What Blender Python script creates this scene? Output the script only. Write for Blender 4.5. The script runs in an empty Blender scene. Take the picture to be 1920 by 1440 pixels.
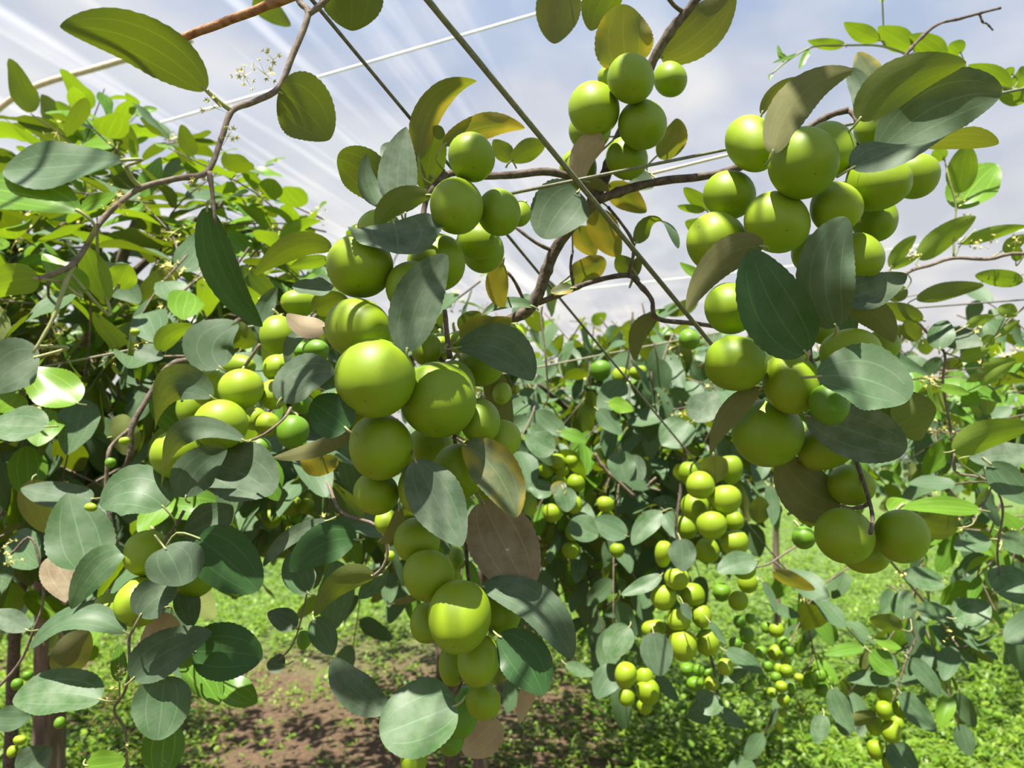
import bpy, math, random
import numpy as np
from mathutils import Vector, Matrix

random.seed(7)
RNG = np.random.default_rng(7)
scene = bpy.context.scene
COL = scene.collection

# ------------------------------------------------------------------ camera
F = 1390.0                      # focal length in pixels of the 1920 wide frame
PITCH = math.radians(3.0)
CAM = Vector((0.0, 0.0, 1.45))
cam_data = bpy.data.cameras.new('camera')
cam_data.sensor_width = 36.0
cam_data.lens = 36.0 * F / 1920.0
cam_data.clip_start = 0.02
cam_data.clip_end = 300
cam_data.dof.use_dof = True
cam_data.dof.focus_distance = 0.52
cam_data.dof.aperture_fstop = 11.0
cam = bpy.data.objects.new('camera', cam_data)
COL.objects.link(cam)
cam.location = CAM
cam.rotation_euler = (math.pi / 2 + PITCH, 0, 0)
scene.camera = cam
FWD = Vector((0, math.cos(PITCH), math.sin(PITCH)))
UPV = Vector((0, -math.sin(PITCH), math.cos(PITCH)))
RGT = Vector((1, 0, 0))
UP = Vector((0, 0, 1))

def at(x, y, d):
    """a pixel of the photograph at a distance d (metres along the view axis) -> a point of the place"""
    return CAM + RGT * ((x - 960) * d / F) + UPV * ((720 - y) * d / F) + FWD * d

def proj(p):
    q = p - CAM
    d = q.dot(FWD)
    return 960 + q.dot(RGT) * F / d, 720 - q.dot(UPV) * F / d, d

# ------------------------------------------------------------------ world, sun, exposure
EXPOSURE = -0.20
scene.view_settings.view_transform = 'Standard'
scene.view_settings.look = 'None'
scene.view_settings.gamma = 1.0
scene.view_settings.use_curve_mapping = False
scene.view_settings.exposure = EXPOSURE

SUN_DIR = Vector((-0.16, -0.24, 0.95)).normalized()     # towards the sun
sun_data = bpy.data.lights.new('sun', 'SUN')
sun_data.energy = 17.0
sun_data.angle = math.radians(0.6)
sun_data.color = (1.0, 0.95, 0.86)
sun = bpy.data.objects.new('sun', sun_data)
COL.objects.link(sun)
sun.rotation_euler = SUN_DIR.to_track_quat('Z', 'Y').to_euler()
sun.location = (-3, -4, 12)

SKY_STRENGTH = 0.66
cy = scene.cycles
cy.max_bounces, cy.diffuse_bounces, cy.glossy_bounces, cy.transmission_bounces, cy.transparent_max_bounces = 4, 2, 2, 2, 6
cy.adaptive_threshold = 0.05
cy.caustics_reflective = cy.caustics_refractive = False
world = bpy.data.worlds.new('sky')
scene.world = world
world.use_nodes = True
wn, wl = world.node_tree.nodes, world.node_tree.links
wn.clear()
w_out = wn.new('ShaderNodeOutputWorld')
w_bg = wn.new('ShaderNodeBackground')
w_bg.inputs['Strength'].default_value = SKY_STRENGTH
w_tc = wn.new('ShaderNodeTexCoord')
w_sep = wn.new('ShaderNodeSeparateXYZ')
wl.new(w_tc.outputs['Generated'], w_sep.inputs[0])
w_ramp = wn.new('ShaderNodeValToRGB')
w_ramp.color_ramp.elements[0].position = 0.05
w_ramp.color_ramp.elements[0].color = (1.10, 1.07, 1.06, 1)
w_ramp.color_ramp.elements[1].position = 0.85
w_ramp.color_ramp.elements[1].color = (0.30, 0.47, 0.90, 1)
for pos, colr in ((0.30, (0.82, 0.91, 1.10, 1)), (0.52, (0.50, 0.72, 1.15, 1))):
    e = w_ramp.color_ramp.elements.new(pos)
    e.color = colr
wl.new(w_sep.outputs['Z'], w_ramp.inputs['Fac'])
w_map = wn.new('ShaderNodeMapping')
w_map.inputs['Scale'].default_value = (1.0, 1.0, 2.2)
w_map.inputs['Location'].default_value = (0.35, 0.0, 0.3)
wl.new(w_tc.outputs['Generated'], w_map.inputs['Vector'])
w_noise = wn.new('ShaderNodeTexNoise')
w_noise.inputs['Scale'].default_value = 2.3
w_noise.inputs['Detail'].default_value = 4
w_noise.inputs['Roughness'].default_value = 0.58
wl.new(w_map.outputs[0], w_noise.inputs['Vector'])
w_cr = wn.new('ShaderNodeValToRGB')
w_cr.color_ramp.elements[0].position = 0.48
w_cr.color_ramp.elements[1].position = 0.72
wl.new(w_noise.outputs['Fac'], w_cr.inputs['Fac'])
w_mix = wn.new('ShaderNodeMix')
w_mix.data_type = 'RGBA'
wl.new(w_cr.outputs['Color'], w_mix.inputs['Factor'])
wl.new(w_ramp.outputs['Color'], w_mix.inputs['A'])
w_mix.inputs['B'].default_value = (1.18, 1.19, 1.25, 1)
wl.new(w_mix.outputs['Result'], w_bg.inputs['Color'])
wl.new(w_bg.outputs[0], w_out.inputs['Surface'])

# ------------------------------------------------------------------ materials
def new_mat(name):
    m = bpy.data.materials.new(name)
    m.use_nodes = True
    m.node_tree.nodes.clear()
    return m, m.node_tree.nodes, m.node_tree.links

def math_node(n, l, op, a, b=None):
    k = n.new('ShaderNodeMath')
    k.operation = op
    for i, v in enumerate((a, b)):
        if v is None:
            continue
        if isinstance(v, (int, float)):
            k.inputs[i].default_value = v
        else:
            l.new(v, k.inputs[i])
    return k.outputs[0]

def mix_col(n, l, fac, a, b):
    k = n.new('ShaderNodeMix')
    k.data_type = 'RGBA'
    for s, v in (('Factor', fac), ('A', a), ('B', b)):
        if isinstance(v, (int, float)):
            k.inputs[s].default_value = v
        elif isinstance(v, tuple):
            k.inputs[s].default_value = (*v, 1) if len(v) == 3 else v
        else:
            l.new(v, k.inputs[s])
    return k.outputs['Result']

def ramp(n, l, fac, p0, p1, c0=(0, 0, 0), c1=(1, 1, 1)):
    k = n.new('ShaderNodeValToRGB')
    k.color_ramp.elements[0].position = p0
    k.color_ramp.elements[0].color = (*c0, 1)
    k.color_ramp.elements[1].position = p1
    k.color_ramp.elements[1].color = (*c1, 1)
    l.new(fac, k.inputs['Fac'])
    return k.outputs['Color']

def noise(n, l, scale, detail=3, vec=None, rough=0.5):
    k = n.new('ShaderNodeTexNoise')
    k.inputs['Scale'].default_value = scale
    k.inputs['Detail'].default_value = detail
    k.inputs['Roughness'].default_value = rough
    if vec is not None:
        l.new(vec, k.inputs['Vector'])
    return k.outputs['Fac']

def leaf_material(name, top, top2, dust, dust_amt, under, trans, trans_amt, yellow=None, gloss=0.46, rnd='object'):
    """two-sided leaf: waxy dusty upper face, felted pale lower face, light shining through; three long veins from UV"""
    m, n, l = new_mat(name)
    out = n.new('ShaderNodeOutputMaterial')
    tc = n.new('ShaderNodeTexCoord')
    sep = n.new('ShaderNodeSeparateXYZ')
    l.new(tc.outputs['UV'], sep.inputs[0])
    u, v = sep.outputs[0], sep.outputs[1]
    av = math_node(n, l, 'ABSOLUTE', math_node(n, l, 'MULTIPLY', math_node(n, l, 'SUBTRACT', v, 0.5), 2.0))
    mid = math_node(n, l, 'LESS_THAN', av, 0.028)
    lat_d = math_node(n, l, 'ABSOLUTE', math_node(n, l, 'SUBTRACT', av, 0.52))
    lat = math_node(n, l, 'MULTIPLY', math_node(n, l, 'LESS_THAN', lat_d, 0.024), math_node(n, l, 'LESS_THAN', u, 0.86))
    sec_w = math_node(n, l, 'SINE', math_node(n, l, 'MULTIPLY', math_node(n, l, 'SUBTRACT', u, math_node(n, l, 'MULTIPLY', av, 0.22)), 75.0))
    sec = math_node(n, l, 'MULTIPLY', math_node(n, l, 'GREATER_THAN', sec_w, 0.93), 0.16)
    vein = math_node(n, l, 'MAXIMUM', math_node(n, l, 'MAXIMUM', mid, lat), sec)
    geo = n.new('ShaderNodeNewGeometry')
    if rnd == 'object':
        oi = n.new('ShaderNodeObjectInfo')
        r = oi.outputs['Random']
    else:
        r = geo.outputs['Random Per Island']
    base = mix_col(n, l, r, top, top2)
    nz = noise(n, l, 60, 3, tc.outputs['Object'], 0.6)
    dst = math_node(n, l, 'MULTIPLY', ramp(n, l, nz, 0.35, 0.7), dust_amt)
    dst = math_node(n, l, 'MULTIPLY', dst, math_node(n, l, 'ADD', 0.45, r))
    base = mix_col(n, l, dst, base, dust)
    und = mix_col(n, l, ramp(n, l, nz, 0.3, 0.75), under, tuple(min(1, c * 1.25) for c in under))
    tr = mix_col(n, l, r, trans, tuple(c * 0.72 for c in trans))
    if yellow:
        nz2 = noise(n, l, 28, 2, tc.outputs['Object'], 0.5)
        yb = math_node(n, l, 'MULTIPLY', ramp(n, l, math_node(n, l, 'ADD', nz2, math_node(n, l, 'MULTIPLY', av, 0.18)), 0.57, 0.70), 0.85)
        base = mix_col(n, l, yb, base, yellow)
        und = mix_col(n, l, yb, und, yellow)
        tr = mix_col(n, l, yb, tr, tuple(c * 0.9 for c in yellow))
    base = mix_col(n, l, math_node(n, l, 'MULTIPLY', vein, 0.38), base, tuple(min(1, c * 1.9 + 0.03) for c in top))
    und = mix_col(n, l, math_node(n, l, 'MULTIPLY', vein, 0.35), und, tuple(min(1, c * 1.45) for c in under))
    tr = mix_col(n, l, math_node(n, l, 'MULTIPLY', vein, 0.35), tr, tuple(min(1, c * 1.5) for c in trans))
    face = mix_col(n, l, geo.outputs['Backfacing'], base, und)
    bump = n.new('ShaderNodeBump')
    bump.inputs['Strength'].default_value = 0.35
    bump.inputs['Distance'].default_value = 0.0015
    h = math_node(n, l, 'SUBTRACT', math_node(n, l, 'MULTIPLY', nz, 0.4), vein)
    l.new(h, bump.inputs['Height'])
    p = n.new('ShaderNodeBsdfPrincipled')
    l.new(face, p.inputs['Base Color'])
    ro = n.new('ShaderNodeMix')
    ro.data_type = 'FLOAT'
    l.new(geo.outputs['Backfacing'], ro.inputs['Factor'])
    ro.inputs['A'].default_value = gloss
    ro.inputs['B'].default_value = 0.8
    l.new(ro.outputs['Result'], p.inputs['Roughness'])
    p.inputs['Specular IOR Level'].default_value = 0.26
    l.new(bump.outputs[0], p.inputs['Normal'])
    t = n.new('ShaderNodeBsdfTranslucent')
    l.new(tr, t.inputs['Color'])
    mx = n.new('ShaderNodeMixShader')
    mx.inputs[0].default_value = trans_amt
    l.new(p.outputs[0], mx.inputs[1])
    l.new(t.outputs[0], mx.inputs[2])
    l.new(mx.outputs[0], out.inputs['Surface'])
    return m

MAT = {}
def leaf_set(rnd):
    s = '' if rnd == 'object' else '_mass'
    MAT['g' + s] = leaf_material('mature_leaf' + s, (0.066, 0.125, 0.058), (0.050, 0.118, 0.032), (0.30, 0.34, 0.25), 0.26,
                                 (0.14, 0.17, 0.045), (0.22, 0.31, 0.005), 0.22, rnd=rnd)
    MAT['n' + s] = leaf_material('young_leaf' + s, (0.150, 0.290, 0.022), (0.085, 0.210, 0.024), (0.30, 0.40, 0.16), 0.10,
                                 (0.20, 0.29, 0.045), (0.26, 0.40, 0.009), 0.36, gloss=0.3, rnd=rnd)
leaf_set('object')
leaf_set('island')
MAT['y'] = leaf_material('yellowing_leaf', (0.100, 0.135, 0.055), (0.100, 0.135, 0.055), (0.32, 0.33, 0.24), 0.30,
                         (0.20, 0.20, 0.07), (0.24, 0.27, 0.010), 0.38, yellow=(0.42, 0.33, 0.03))
MAT['d'] = leaf_material('dusty_leaf', (0.060, 0.106, 0.054), (0.066, 0.110, 0.058), (0.28, 0.33, 0.24), 0.36,
                         (0.15, 0.15, 0.06), (0.20, 0.235, 0.012), 0.26, gloss=0.6)
MAT['k'] = leaf_material('shaded_glossy_leaf', (0.030, 0.085, 0.022), (0.036, 0.092, 0.028), (0.20, 0.25, 0.17), 0.12,
                         (0.12, 0.15, 0.05), (0.16, 0.30, 0.01), 0.22, gloss=0.36)  # deep green copy for shaded leaves, the shade darkens its colour
MAT['b'] = leaf_material('dead_and_sunlit_leaf', (0.190, 0.145, 0.085), (0.190, 0.145, 0.085), (0.36, 0.31, 0.21), 0.60,
                         (0.40, 0.32, 0.21), (0.32, 0.20, 0.07), 0.25, gloss=0.7)  # brown dead leaf; also cream undersides with sunlight put into the colour

def fruit_material(name, c_a, c_b, c_c):
    m, n, l = new_mat(name)
    out = n.new('ShaderNodeOutputMaterial')
    tc = n.new('ShaderNodeTexCoord')
    oi = n.new('ShaderNodeObjectInfo')
    sep = n.new('ShaderNodeSeparateXYZ')
    l.new(tc.outputs['Generated'], sep.inputs[0])
    off = n.new('ShaderNodeVectorMath')
    off.operation = 'ADD'
    cb = n.new('ShaderNodeCombineXYZ')
    l.new(math_node(n, l, 'MULTIPLY', oi.outputs['Random'], 37.0), cb.inputs[0])
    l.new(tc.outputs['Object'], off.inputs[0])
    l.new(cb.outputs[0], off.inputs[1])
    body = mix_col(n, l, oi.outputs['Random'], c_a, c_b)
    n1 = noise(n, l, 55, 3, off.outputs[0])
    body = mix_col(n, l, math_node(n, l, 'MULTIPLY', ramp(n, l, n1, 0.42, 0.72), 0.55), body, c_c)
    # fine pale lenticels
    vo = n.new('ShaderNodeTexVoronoi')
    vo.inputs['Scale'].default_value = 420
    l.new(off.outputs[0], vo.inputs['Vector'])
    dots = math_node(n, l, 'MULTIPLY', math_node(n, l, 'LESS_THAN', vo.outputs['Distance'], 0.11), 0.16)
    body = mix_col(n, l, dots, body, (0.62, 0.66, 0.25))
    # occasional brown russet scars
    n2 = noise(n, l, 34, 5, off.outputs[0], 0.7)
    scar = math_node(n, l, 'MULTIPLY', ramp(n, l, n2, 0.70, 0.78), 0.55)
    body = mix_col(n, l, scar, body, (0.22, 0.17, 0.04))
    p = n.new('ShaderNodeBsdfPrincipled')
    l.new(body, p.inputs['Base Color'])
    p.inputs['Roughness'].default_value = 0.48
    p.inputs['Specular IOR Level'].default_value = 0.42
    bump = n.new('ShaderNodeBump')
    bump.inputs['Strength'].default_value = 0.10
    bump.inputs['Distance'].default_value = 0.001
    l.new(n1, bump.inputs['Height'])
    l.new(bump.outputs[0], p.inputs['Normal'])
    l.new(p.outputs[0], out.inputs['Surface'])
    return m
MAT['fruit'] = fruit_material('jujube_skin', (0.172, 0.275, 0.004), (0.205, 0.295, 0.005), (0.240, 0.335, 0.012))
MAT['fruit_green'] = fruit_material('unripe_jujube_skin', (0.080, 0.205, 0.008), (0.110, 0.235, 0.008), (0.150, 0.280, 0.014))
MAT['fruit_pale'] = fruit_material('pale_jujube_skin', (0.245, 0.345, 0.010), (0.230, 0.335, 0.010), (0.290, 0.390, 0.026))  # paler, yellower skin

def simple_mat(name, c1, c2, scale, rough=0.7, bump_s=0.3, stretch=None, spec=0.3, metallic=0.0):
    m, n, l = new_mat(name)
    out = n.new('ShaderNodeOutputMaterial')
    tc = n.new('ShaderNodeTexCoord')
    vec = tc.outputs['Object']
    if stretch:
        mp = n.new('ShaderNodeMapping')
        mp.inputs['Scale'].default_value = stretch
        l.new(vec, mp.inputs['Vector'])
        vec = mp.outputs[0]
    f = noise(n, l, scale, 5, vec, 0.6)
    col = mix_col(n, l, ramp(n, l, f, 0.35, 0.68), c1, c2)
    p = n.new('ShaderNodeBsdfPrincipled')
    l.new(col, p.inputs['Base Color'])
    p.inputs['Roughness'].default_value = rough
    p.inputs['Specular IOR Level'].default_value = spec
    p.inputs['Metallic'].default_value = metallic
    b = n.new('ShaderNodeBump')
    b.inputs['Strength'].default_value = bump_s
    b.inputs['Distance'].default_value = 0.002
    l.new(f, b.inputs['Height'])
    l.new(b.outputs[0], p.inputs['Normal'])
    l.new(p.outputs[0], out.inputs['Surface'])
    return m
MAT['bark'] = simple_mat('grey_brown_bark', (0.065, 0.050, 0.039), (0.185, 0.145, 0.112), 160, 0.85, 0.6)
MAT['twig'] = simple_mat('tan_twig', (0.12, 0.092, 0.068), (0.23, 0.18, 0.135), 220, 0.75, 0.3)
MAT['greenstem'] = simple_mat('green_stem', (0.25, 0.28, 0.10), (0.36, 0.36, 0.17), 150, 0.6, 0.2)
MAT['calyx'] = simple_mat('dry_calyx', (0.16, 0.14, 0.035), (0.26, 0.23, 0.06), 600, 0.9, 0.4)
MAT['wire'] = simple_mat('dark_grey_wire', (0.10, 0.095, 0.08), (0.20, 0.19, 0.15), 300, 0.6, 0.2)
MAT['wire_green'] = simple_mat('olive_coated_wire', (0.13, 0.135, 0.085), (0.22, 0.22, 0.14), 300, 0.5, 0.2)
MAT['wire_pale'] = simple_mat('pale_wire', (0.22, 0.20, 0.13), (0.34, 0.32, 0.22), 300, 0.6, 0.2)
MAT['rust'] = simple_mat('rusty_rod', (0.20, 0.085, 0.035), (0.42, 0.23, 0.11), 140, 0.85, 0.8)
MAT['bamboo'] = simple_mat('split_bamboo', (0.50, 0.42, 0.26), (0.68, 0.62, 0.45), 60, 0.6, 0.3)
MAT['cord'] = simple_mat('white_cord', (0.75, 0.75, 0.72), (0.85, 0.85, 0.84), 80, 0.6, 0.1)
MAT['flower'] = simple_mat('yellow_flower', (0.62, 0.55, 0.12), (0.72, 0.68, 0.28), 400, 0.7, 0.1)
MAT['trunk'] = simple_mat('trunk_bark', (0.10, 0.075, 0.055), (0.27, 0.20, 0.15), 38, 0.9, 1.0, stretch=(1, 1, 0.18))

def soil_material():
    m, n, l = new_mat('orchard_soil')
    out = n.new('ShaderNodeOutputMaterial')
    tc = n.new('ShaderNodeTexCoord')
    f1 = noise(n, l, 1.3, 4, tc.outputs['Object'])
    f2 = noise(n, l, 38, 6, tc.outputs['Object'], 0.7)
    c = mix_col(n, l, ramp(n, l, f2, 0.3, 0.7), (0.055, 0.033, 0.019), (0.20, 0.125, 0.068))
    c = mix_col(n, l, math_node(n, l, 'MULTIPLY', ramp(n, l, f1, 0.45, 0.65), 0.35), c, (0.15, 0.17, 0.05))
    sx = n.new('ShaderNodeSeparateXYZ')
    l.new(tc.outputs['Object'], sx.inputs[0])
    # the weed cover closes beyond the worn strip
    far = ramp(n, l, math_node(n, l, 'MULTIPLY', math_node(n, l, 'ADD', sx.outputs[1], math_node(n, l, 'MULTIPLY', f1, 2.0)), 0.1), 0.52, 0.66)
    right = ramp(n, l, math_node(n, l, 'MULTIPLY', math_node(n, l, 'ADD', sx.outputs[0], f1), 0.5), 0.45, 0.6)
    cover = math_node(n, l, 'MAXIMUM', far, right)
    c = mix_col(n, l, math_node(n, l, 'MULTIPLY', cover, 0.85), c, mix_col(n, l, ramp(n, l, f2, 0.35, 0.65), (0.05, 0.11, 0.018), (0.17, 0.29, 0.05)))
    p = n.new('ShaderNodeBsdfPrincipled')
    l.new(c, p.inputs['Base Color'])
    p.inputs['Roughness'].default_value = 0.95
    b = n.new('ShaderNodeBump')
    b.inputs['Strength'].default_value = 0.9
    b.inputs['Distance'].default_value = 0.03
    l.new(f2, b.inputs['Height'])
    l.new(b.outputs[0], p.inputs['Normal'])
    l.new(p.outputs[0], out.inputs['Surface'])
    return m
MAT['soil'] = soil_material()

def film_material():
    """clear weathered plastic film: mostly see-through, milky where it is creased and dusty"""
    m, n, l = new_mat('plastic_film')
    out = n.new('ShaderNodeOutputMaterial')
    tc = n.new('ShaderNodeTexCoord')
    mp = n.new('ShaderNodeMapping')
    mp.inputs['Scale'].default_value = (1.0, 0.035, 1.0)
    l.new(tc.outputs['Object'], mp.inputs['Vector'])
    s1 = noise(n, l, 6.5, 2, mp.outputs[0], 0.62)
    streak = ramp(n, l, s1, 0.50, 0.74)
    mp2 = n.new('ShaderNodeMapping')
    mp2.inputs['Scale'].default_value = (1.0, 0.45, 1.0)
    l.new(tc.outputs['Object'], mp2.inputs['Vector'])
    s2 = noise(n, l, 1.6, 1, mp2.outputs[0], 0.5)
    # creasing is strongest on the left half of the tunnel
    sx = n.new('ShaderNodeSeparateXYZ')
    l.new(tc.outputs['Object'], sx.inputs[0])
    side = ramp(n, l, math_node(n, l, 'MULTIPLY_ADD', sx.outputs[0], -0.22), 0.66, 1.0)
    milk = math_node(n, l, 'ADD', 0.045, math_node(n, l, 'MULTIPLY', math_node(n, l, 'MULTIPLY', streak, 0.13), math_node(n, l, 'ADD', side, 0.06)))
    milk = math_node(n, l, 'ADD', milk, math_node(n, l, 'MULTIPLY', ramp(n, l, s2, 0.4, 0.7), 0.06))
    tint = mix_col(n, l, ramp(n, l, s2, 0.4, 0.65), (0.95, 0.94, 0.98), (0.98, 0.92, 0.84))
    tp = n.new('ShaderNodeBsdfTransparent')
    tp.inputs['Color'].default_value = (0.97, 0.97, 0.97, 1)
    tl = n.new('ShaderNodeBsdfTranslucent')
    l.new(tint, tl.inputs['Color'])
    df = n.new('ShaderNodeBsdfDiffuse')
    l.new(tint, df.inputs['Color'])
    a = n.new('ShaderNodeMixShader')
    a.inputs[0].default_value = 0.35
    l.new(tl.outputs[0], a.inputs[1])
    l.new(df.outputs[0], a.inputs[2])
    b = n.new('ShaderNodeMixShader')
    l.new(milk, b.inputs[0])
    l.new(tp.outputs[0], b.inputs[1])
    l.new(a.outputs[0], b.inputs[2])
    l.new(b.outputs[0], out.inputs['Surface'])
    return m
MAT['film'] = film_material()

def weed_material():
    m, n, l = new_mat('weed_leaf')
    out = n.new('ShaderNodeOutputMaterial')
    geo = n.new('ShaderNodeNewGeometry')
    c = mix_col(n, l, geo.outputs['Random Per Island'], (0.085, 0.195, 0.014), (0.22, 0.33, 0.03))
    p = n.new('ShaderNodeBsdfPrincipled')
    l.new(c, p.inputs['Base Color'])
    p.inputs['Roughness'].default_value = 0.45
    p.inputs['Specular IOR Level'].default_value = 0.4
    t = n.new('ShaderNodeBsdfTranslucent')
    t.inputs['Color'].default_value = (0.25, 0.42, 0.02, 1)
    mx = n.new('ShaderNodeMixShader')
    mx.inputs[0].default_value = 0.35
    l.new(p.outputs[0], mx.inputs[1])
    l.new(t.outputs[0], mx.inputs[2])
    l.new(mx.outputs[0], out.inputs['Surface'])
    return m
MAT['weed'] = weed_material()

# ------------------------------------------------------------------ builders
def tag(o, label=None, category=None, group=None, kind=None):
    if label:
        o['label'] = label
    if category:
        o['category'] = category
    if group:
        o['group'] = group
    if kind:
        o['kind'] = kind
    return o

def link(name, mesh, parent=None, loc=None):
    o = bpy.data.objects.new(name, mesh)
    COL.objects.link(o)
    if parent is not None:
        o.parent = parent
    if loc is not None:
        o.location = loc
    return o

def empty(name, loc):
    o = bpy.data.objects.new(name, None)
    o.empty_display_size = 0.05
    COL.objects.link(o)
    o.location = loc
    return o

def mesh_from(name, verts, faces, mat, uvs=None, smooth=True):
    me = bpy.data.meshes.new(name)
    me.from_pydata([tuple(v) for v in verts], [], faces)
    if uvs is not None:
        lay = me.uv_layers.new(name='UVMap')
        idx = np.empty(len(me.loops), dtype=np.int32)
        me.loops.foreach_get('vertex_index', idx)
        lay.data.foreach_set('uv', np.asarray(uvs, dtype=np.float32)[idx].ravel())
    if smooth:
        me.polygons.foreach_set('use_smooth', [True] * len(me.polygons))
    me.materials.append(mat)
    me.update()
    return me

def spline(pts, per=5):
    """Catmull-Rom through points (Vectors)"""
    if len(pts) < 3:
        return [Vector(p) for p in pts]
    P = [pts[0] * 2 - pts[1]] + list(pts) + [pts[-1] * 2 - pts[-2]]
    out = []
    for i in range(1, len(P) - 2):
        a, b, c, d = P[i - 1], P[i], P[i + 1], P[i + 2]
        for k in range(per):
            t = k / per
            out.append(0.5 * ((2 * b) + (c - a) * t + (2 * a - 5 * b + 4 * c - d) * t * t + (3 * b - a - 3 * c + d) * t ** 3))
    out.append(Vector(pts[-1]))
    return out

def tube_data(pts, radii, sides=7, knots=0.0, seed=0):
    rr = random.Random(seed)
    n = len(pts)
    verts, faces = [], []
    t0 = (pts[1] - pts[0]).normalized()
    ref = Vector((0, 0, 1)) if abs(t0.z) < 0.9 else Vector((1, 0, 0))
    nx = t0.cross(ref).normalized()
    for i in range(n):
        t = (pts[min(i + 1, n - 1)] - pts[max(i - 1, 0)]).normalized()
        nx = (nx - t * nx.dot(t)).normalized()
        ny = t.cross(nx)
        r = radii[i] * (1 + knots * rr.uniform(-0.5, 1) * (rr.random() < 0.35))
        for k in range(sides):
            a = 2 * math.pi * k / sides
            verts.append(pts[i] + nx * (math.cos(a) * r) + ny * (math.sin(a) * r))
    for i in range(n - 1):
        for k in range(sides):
            k2 = (k + 1) % sides
            faces.append((i * sides + k, i * sides + k2, (i + 1) * sides + k2, (i + 1) * sides + k))
    faces.append(tuple(range(sides - 1, -1, -1)))
    faces.append(tuple((n - 1) * sides + k for k in range(sides)))
    return verts, faces

def tube(name, pts, r0, r1, mat, parent=None, origin=None, sides=7, per=5, knots=0.0, seed=0):
    sp = spline(pts, per)
    n = len(sp)
    radii = [r0 + (r1 - r0) * i / (n - 1) for i in range(n)]
    o = origin if origin is not None else sp[0]
    v, f = tube_data([p - o for p in sp], radii, sides, knots, seed)
    me = mesh_from(name, v, f, mat)
    ob = link(name, me, parent, o - (parent.location if parent else Vector((0, 0, 0))))
    return ob, sp

def prof(u, k=0.8, e=0.62):
    s = math.sin(math.pi * min(max(u, 0.0), 1.0) ** k)
    return max(0.0, s) ** e

def leaf_grid(center, normal, widths, NL, NW, cup, rs, serr=0.0, wave=0.0, us=None):
    """a blade over a centre line: rows of points across it; cup folds it along the midrib"""
    verts, uvs, faces = [], [], []
    ph = rs.uniform(0, 6.28)
    fr = rs.uniform(5, 9)
    for i in range(NL + 1):
        c = center[i]
        t = (center[min(i + 1, NL)] - center[max(i - 1, 0)]).normalized()
        nn = normal[i] - t * normal[i].dot(t)
        nn.normalize()
        s = t.cross(nn).normalized()
        w = widths[i] * 0.5
        if serr and 0 < i < NL:
            w *= 1 - serr * (i % 2) * rs.uniform(0.5, 1.3)
        for j in range(NW + 1):
            v = 2.0 * j / NW - 1
            lift = cup * w * (abs(v) ** 1.35)
            lift += wave * math.sin(us[i] * fr + ph + (1.9 if v > 0 else 0)) * w * v * v
            verts.append(c + s * (w * v) + nn * lift)
            uvs.append((us[i], 0.5 + 0.5 * v))
    for i in range(NL):
        for j in range(NW):
            a = i * (NW + 1) + j
            faces.append((a, a + 1, a + NW + 2, a + NW + 1))
    return verts, uvs, faces

# ------------------------------------------------------------------ the setting
def build_ground():
    n = 90
    xs = np.linspace(-14, 14, n)
    ys = np.linspace(-3, 42, n)
    v, f = [], []
    rr = random.Random(3)
    for j in range(n):
        for i in range(n):
            x, y = xs[i], ys[j]
            z = 0.03 * math.sin(x * 1.7 + 0.4 * y) + 0.025 * math.sin(y * 1.3 - x) + rr.uniform(-0.012, 0.012)
            v.append((x, y, z))
    for j in range(n - 1):
        for i in range(n - 1):
            a = j * n + i
            f.append((a, a + 1, a + n + 1, a + n))
    o = link('floor', mesh_from('floor', v, f, MAT['soil']))
    tag(o, 'bare brown orchard soil with weedy patches under the trees', kind='structure')
build_ground()

YAW = math.radians(13)                     # the tunnel runs a little to the right of the view
AX = Vector((math.sin(YAW), math.cos(YAW), 0))
LT = Vector((math.cos(YAW), -math.sin(YAW), 0))
HALF, APEX, SAG = 6.0, 3.75, 0.042
def roof_z(s):
    return APEX - SAG * s * s
def build_film():
    v, f = [], []
    ns, nl = 36, 60
    prof_pts = []
    for i in range(ns + 1):
        s = -HALF + 2 * HALF * i / ns
        prof_pts.append((s, roof_z(s)))
    prof_pts = [(-HALF - 0.25, 0.35), (-HALF - 0.12, 1.2)] + prof_pts + [(HALF + 0.12, 1.2), (HALF + 0.25, 0.35)]
    rr = random.Random(5)
    jit = [rr.uniform(-0.004, 0.004) for _ in prof_pts]
    m = len(prof_pts)
    for k in range(nl + 1):
        a = -5 + 45 * k / nl
        for i, (s, z) in enumerate(prof_pts):
            v.append((s, a, z + jit[i] + 0.015 * math.sin(a * 0.9 + 0.7 * i)))
    for k in range(nl):
        for i in range(m - 1):
            q = k * m + i
            f.append((q, q + 1, q + m + 1, q + m))
    # far end wall
    b = len(v)
    for i, (s, z) in enumerate(prof_pts):
        v.append((s, 40, 0.2))
        f_top = nl * m + i
        if i:
            f.append((f_top - 1, f_top, b + i, b + i - 1))
    o = link('ceiling', mesh_from('ceiling', v, f, MAT['film']))
    o.rotation_euler = (0, 0, -YAW)
    tag(o, 'clear creased plastic film stretched over the tunnel above the trees', kind='structure')
build_film()

def on_roof(x, y, drop=0.02):
    """the point where a ray through a pixel meets the film roof"""
    d0 = (at(x, y, 1.0) - CAM)
    t = 0.5
    while t < 40:
        p = CAM + d0 * t
        s = p.dot(LT)
        if p.z >= roof_z(s) - drop:
            return p
        t += 0.01
    return CAM + d0 * 40

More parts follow.
